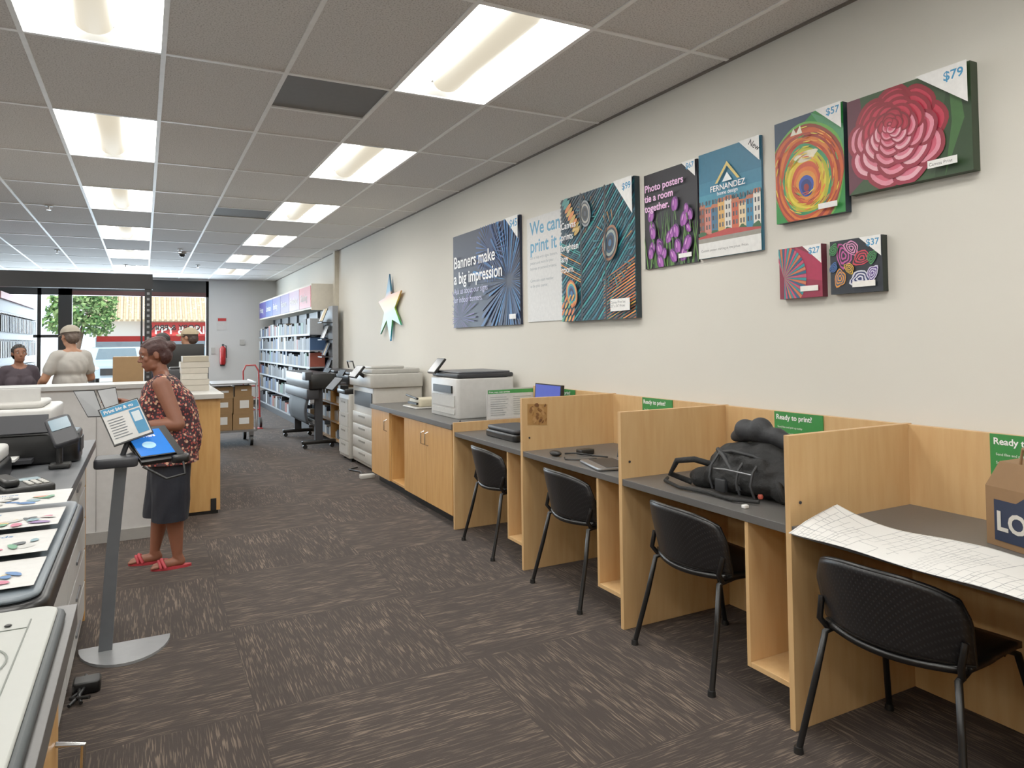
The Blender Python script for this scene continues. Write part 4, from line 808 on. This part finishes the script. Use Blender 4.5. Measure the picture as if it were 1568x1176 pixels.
# ------------------------------------------------------------ desk items
b=B('blueprint_sheet')
def sheet(u,v):
    x=2.01+v*(.23+.12*min(1,u*2.2)); y=1.77-.02*v-u*1.0; z=DT+.005
    c=max(0,.25-u)/.25; z+=.045*c*c*v+.006*sin(u*7+v*2)**2+.03*v*max(0,.6-u)
    if x<2.085: z-= (2.085-x)*.12
    return (x,y,z)
b.surf(sheet,60,30,plan_mat(),.0012); b.done()
b=B('paper_shopping_bag'); T=RZ(-16,(2.50,1.18,DT+.001)); BG=P('#80603f',.8); 
b.T=T; w_,d_,h_=.16,.085,.27
b.loft([[(-d_,-w_,0),(d_,-w_,0),(d_,w_,0),(-d_,w_,0)],[(-d_,-w_,h_*.7),(d_,-w_,h_*.7),(d_,w_,h_*.7),(-d_,w_,h_*.7)],[(-d_*.7,-w_*.95,h_),(d_*.6,-w_*.98,h_),(d_*.6,w_*.98,h_),(-d_*.7,w_*.8,h_)]],BG,True,smooth=False)
b.add([(-d_-.0015,w_*.8,.02),(-d_-.0015,-w_*.95,.02),(-d_-.0015,-w_*.95,.15),(-d_-.0015,-w_*.3,.15),(-d_-.0015,0.0,.185),(-d_-.0015,w_*.3,.15),(-d_-.0015,w_*.8,.15)],[tuple(range(7))],P('#17243e',.6))
b.text('LOWES',.085,frame((-d_-.003,w_*.75,.055),(0,-1,0),(0,0,1)),P('#c4c0b8',.6),.03)
b.tube([(-d_*.6,-.06,h_),(-d_*.6,-.05,h_+.05),(-d_*.6,.05,h_+.05),(-d_*.6,.06,h_)],.005,BG,6); b.done()
# backpack
b=B('backpack'); BK=P('#090a0b',.8,noise=.4,scale=60,bump=.5); BK2=P('#17191d',.6,noise=.2)
pr=[('E',(2.42,2.30,.84),(.15,.24,.11)),('E',(2.40,2.18,.82),(.14,.16,.10)),('E',(2.44,2.44,.80),(.13,.15,.08)),('E',(2.36,2.3,.80),(.12,.2,.075)),('E',(2.45,2.22,.92),(.09,.12,.065)),('E',(2.36,2.06,.79),(.09,.09,.07)),('E',(2.32,2.5,.77),(.08,.09,.05)),('E',(2.35,2.38,.85),(.07,.1,.06)),
    ('C',(2.3,2.15,.80),(2.28,2.42,.80),.05,.045),('C',(2.30,2.16,.87),(2.31,2.32,.885),.035,.03),('C',(2.44,2.08,.88),(2.38,2.02,.82),.04,.035)]
vs,fs=remesh(pr,.010,1); vs=[v+Vector((v.x-2.42,v.y-2.28,v.z-.8)).normalized()*(.006*sin(v.y*60+v.z*40)*sin(v.x*55+v.z*50)) for v in vs]; b.add([Vector((v.x,v.y,max(v.z,DT+.001))) for v in vs],fs,BK,True)
vs,fs=remesh([('C',(2.40,2.16,.99),(2.40,2.34,1.0),.035,.05),('E',(2.40,2.25,1.01),(.05,.055,.055)),('C',(2.40,2.34,.99),(2.42,2.42,.96),.045,.025),('C',(2.40,2.16,.99),(2.42,2.06,.94),.04,.03)],.009,2); b.add(vs,fs,P('#1c1e22',.7,bump=.4),True)
b.tube([(2.27,2.55,.745),(2.2,2.62,.78),(2.19,2.56,.85),(2.24,2.5,.86),(2.3,2.46,.84)],.014,BK,8); b.tube([(2.22,2.1,.745),(2.17,2.2,.742),(2.18,2.35,.742),(2.15,2.5,.742),(2.2,2.66,.742),(2.25,2.7,.742)],.008,BK,8)
b.tube([(2.3,2.05,.8),(2.24,2.02,.83),(2.25,2.0,.77),(2.3,1.98,.75)],.012,BK,8); b.tube([(2.32,2.4,.9),(2.28,2.3,.92),(2.3,2.2,.91),(2.34,2.12,.87)],.008,BK2,8)
b.tube([(2.26,2.42,.83),(2.235,2.3,.845),(2.25,2.16,.84)],.004,STEEL,6); b.ell((2.25,2.12,.76),(.012,.012,.012),P('#b04a3a',.5),8)
b.tube([(2.33,2.44,.905),(2.285,2.36,.89),(2.265,2.26,.80),(2.25,2.24,.76)],.012,BK2,8); b.rbox(2.225,2.25,2.30,2.36,.745,.80,BK2,.008)
for yy in (2.14,2.22,2.38): b.tube([(2.235,yy,.75),(2.225,yy+.01,.80),(2.25,yy+.02,.85),(2.30,yy+.02,.90)],.006,BK2,6)
b.done()
b=B('eraser'); b.rbox(2.13,2.155,2.09,2.11,DT+.001,DT+.014,PAPER,.004); b.done()
b=B('laptop'); T=RZ(-14,(2.23,3.17,DT+.001)); b.T=T; b.rbox(-.11,.11,-.15,.15,0,.016,STEEL,.012); b.box(-.06,.08,-.135,.135,.016,.018,BLACK); b.panel([(.15,.15,.225),(.15,-.15,.225),(.112,-.15,.014),(.112,.15,.014)],.008,STEEL,P('#2b3440',.2),.05); b.done()
b=B('charging_cables'); b.tube([(2.24,3.62,DT+.006),(2.25,3.52,DT+.02),(2.34,3.48,DT+.006),(2.3,3.42,DT+.015),(2.38,3.38,DT+.006)],.005,BLACK); b.tube([(2.16,3.50,DT+.005),(2.13,3.44,DT+.005),(2.2,3.38,DT+.005),(2.3,3.38,DT+.005)],.004,BLACK); b.rbox(2.30,2.40,3.54,3.60,DT+.001,DT+.03,BLACK,.01); b.done()
b=B('computer_mouse'); b.ell((2.16,3.60,DT+.017),(.03,.05,.017),BLACK); b.done()
b=B('flatbed_scanner'); b.rbox(2.2,2.48,4.2,4.66,DT+.001,DT+.05,PLBLK,.03); b.rbox(2.21,2.47,4.21,4.65,DT+.051,DT+.08,DGREY,.03); b.done()
b=B('computer_monitor'); b.rbox(2.58,2.74,4.4,4.6,DT+.001,DT+.015,BLACK,.02); b.cyl((2.68,4.5,DT+.01),(2.68,4.5,.9),.018,.018,BLACK); b.panel([(2.65,4.70,1.09),(2.65,4.32,1.09),(2.63,4.32,.83),(2.63,4.70,.83)],.025,BLACK,P('#3f4a98',.2,emit=.7),.06); b.done()
b=B('keyboard'); b.rbox(2.5,2.56,4.06,4.6,DT+.001,DT+.02,BLACK,.008)
for i in range(12): b.box(2.512,2.548,4.08+i*.042,4.11+i*.042,DT+.02,DT+.026,DGREY)
b.done()
# ------------------------------------------------------------ light, world, camera
wd=bpy.data.worlds.new('World'); sc.world=wd; wd.use_nodes=True; bg=wd.node_tree.nodes['Background']; bg.inputs[0].default_value=(.75,.87,1,1); bg.inputs[1].default_value=2.0
sl=bpy.data.lights.new('sun','SUN'); sl.energy=5; sl.angle=.01; so=bpy.data.objects.new('sun',sl); so.rotation_euler=(radians(42),0,radians(-12)); sc.collection.objects.link(so)
al=bpy.data.lights.new('window_daylight','AREA'); al.shape='RECTANGLE'; al.size=3.9; al.size_y=2.0; al.energy=480; al.color=(.70,.85,1); ao=bpy.data.objects.new('window_daylight',al); ao.location=(-.7,YF+.3,1.6); ao.rotation_euler=(radians(-90),0,0); sc.collection.objects.link(ao)
yaw,pit,roll=.4815,-.0321,-.0120
f=Vector((sin(yaw)*cos(pit),cos(yaw)*cos(pit),-sin(pit))); r=Vector((cos(yaw),-sin(yaw),0)); u=r.cross(f)
r2=r*cos(roll)+u*sin(roll); u2=-r*sin(roll)+u*cos(roll)
cd=bpy.data.cameras.new('camera'); cd.sensor_width=36; cd.lens=1080.1/1568*36; cd.shift_y=-100.6/1568; cd.clip_end=300; cd.clip_start=.02
co=bpy.data.objects.new('camera',cd); sc.collection.objects.link(co); M=Matrix.Identity(4)
for i in range(3): M[i][0]=r2[i]; M[i][1]=u2[i]; M[i][2]=-f[i]
M[2][3]=1.4122; co.matrix_world=M; sc.camera=co
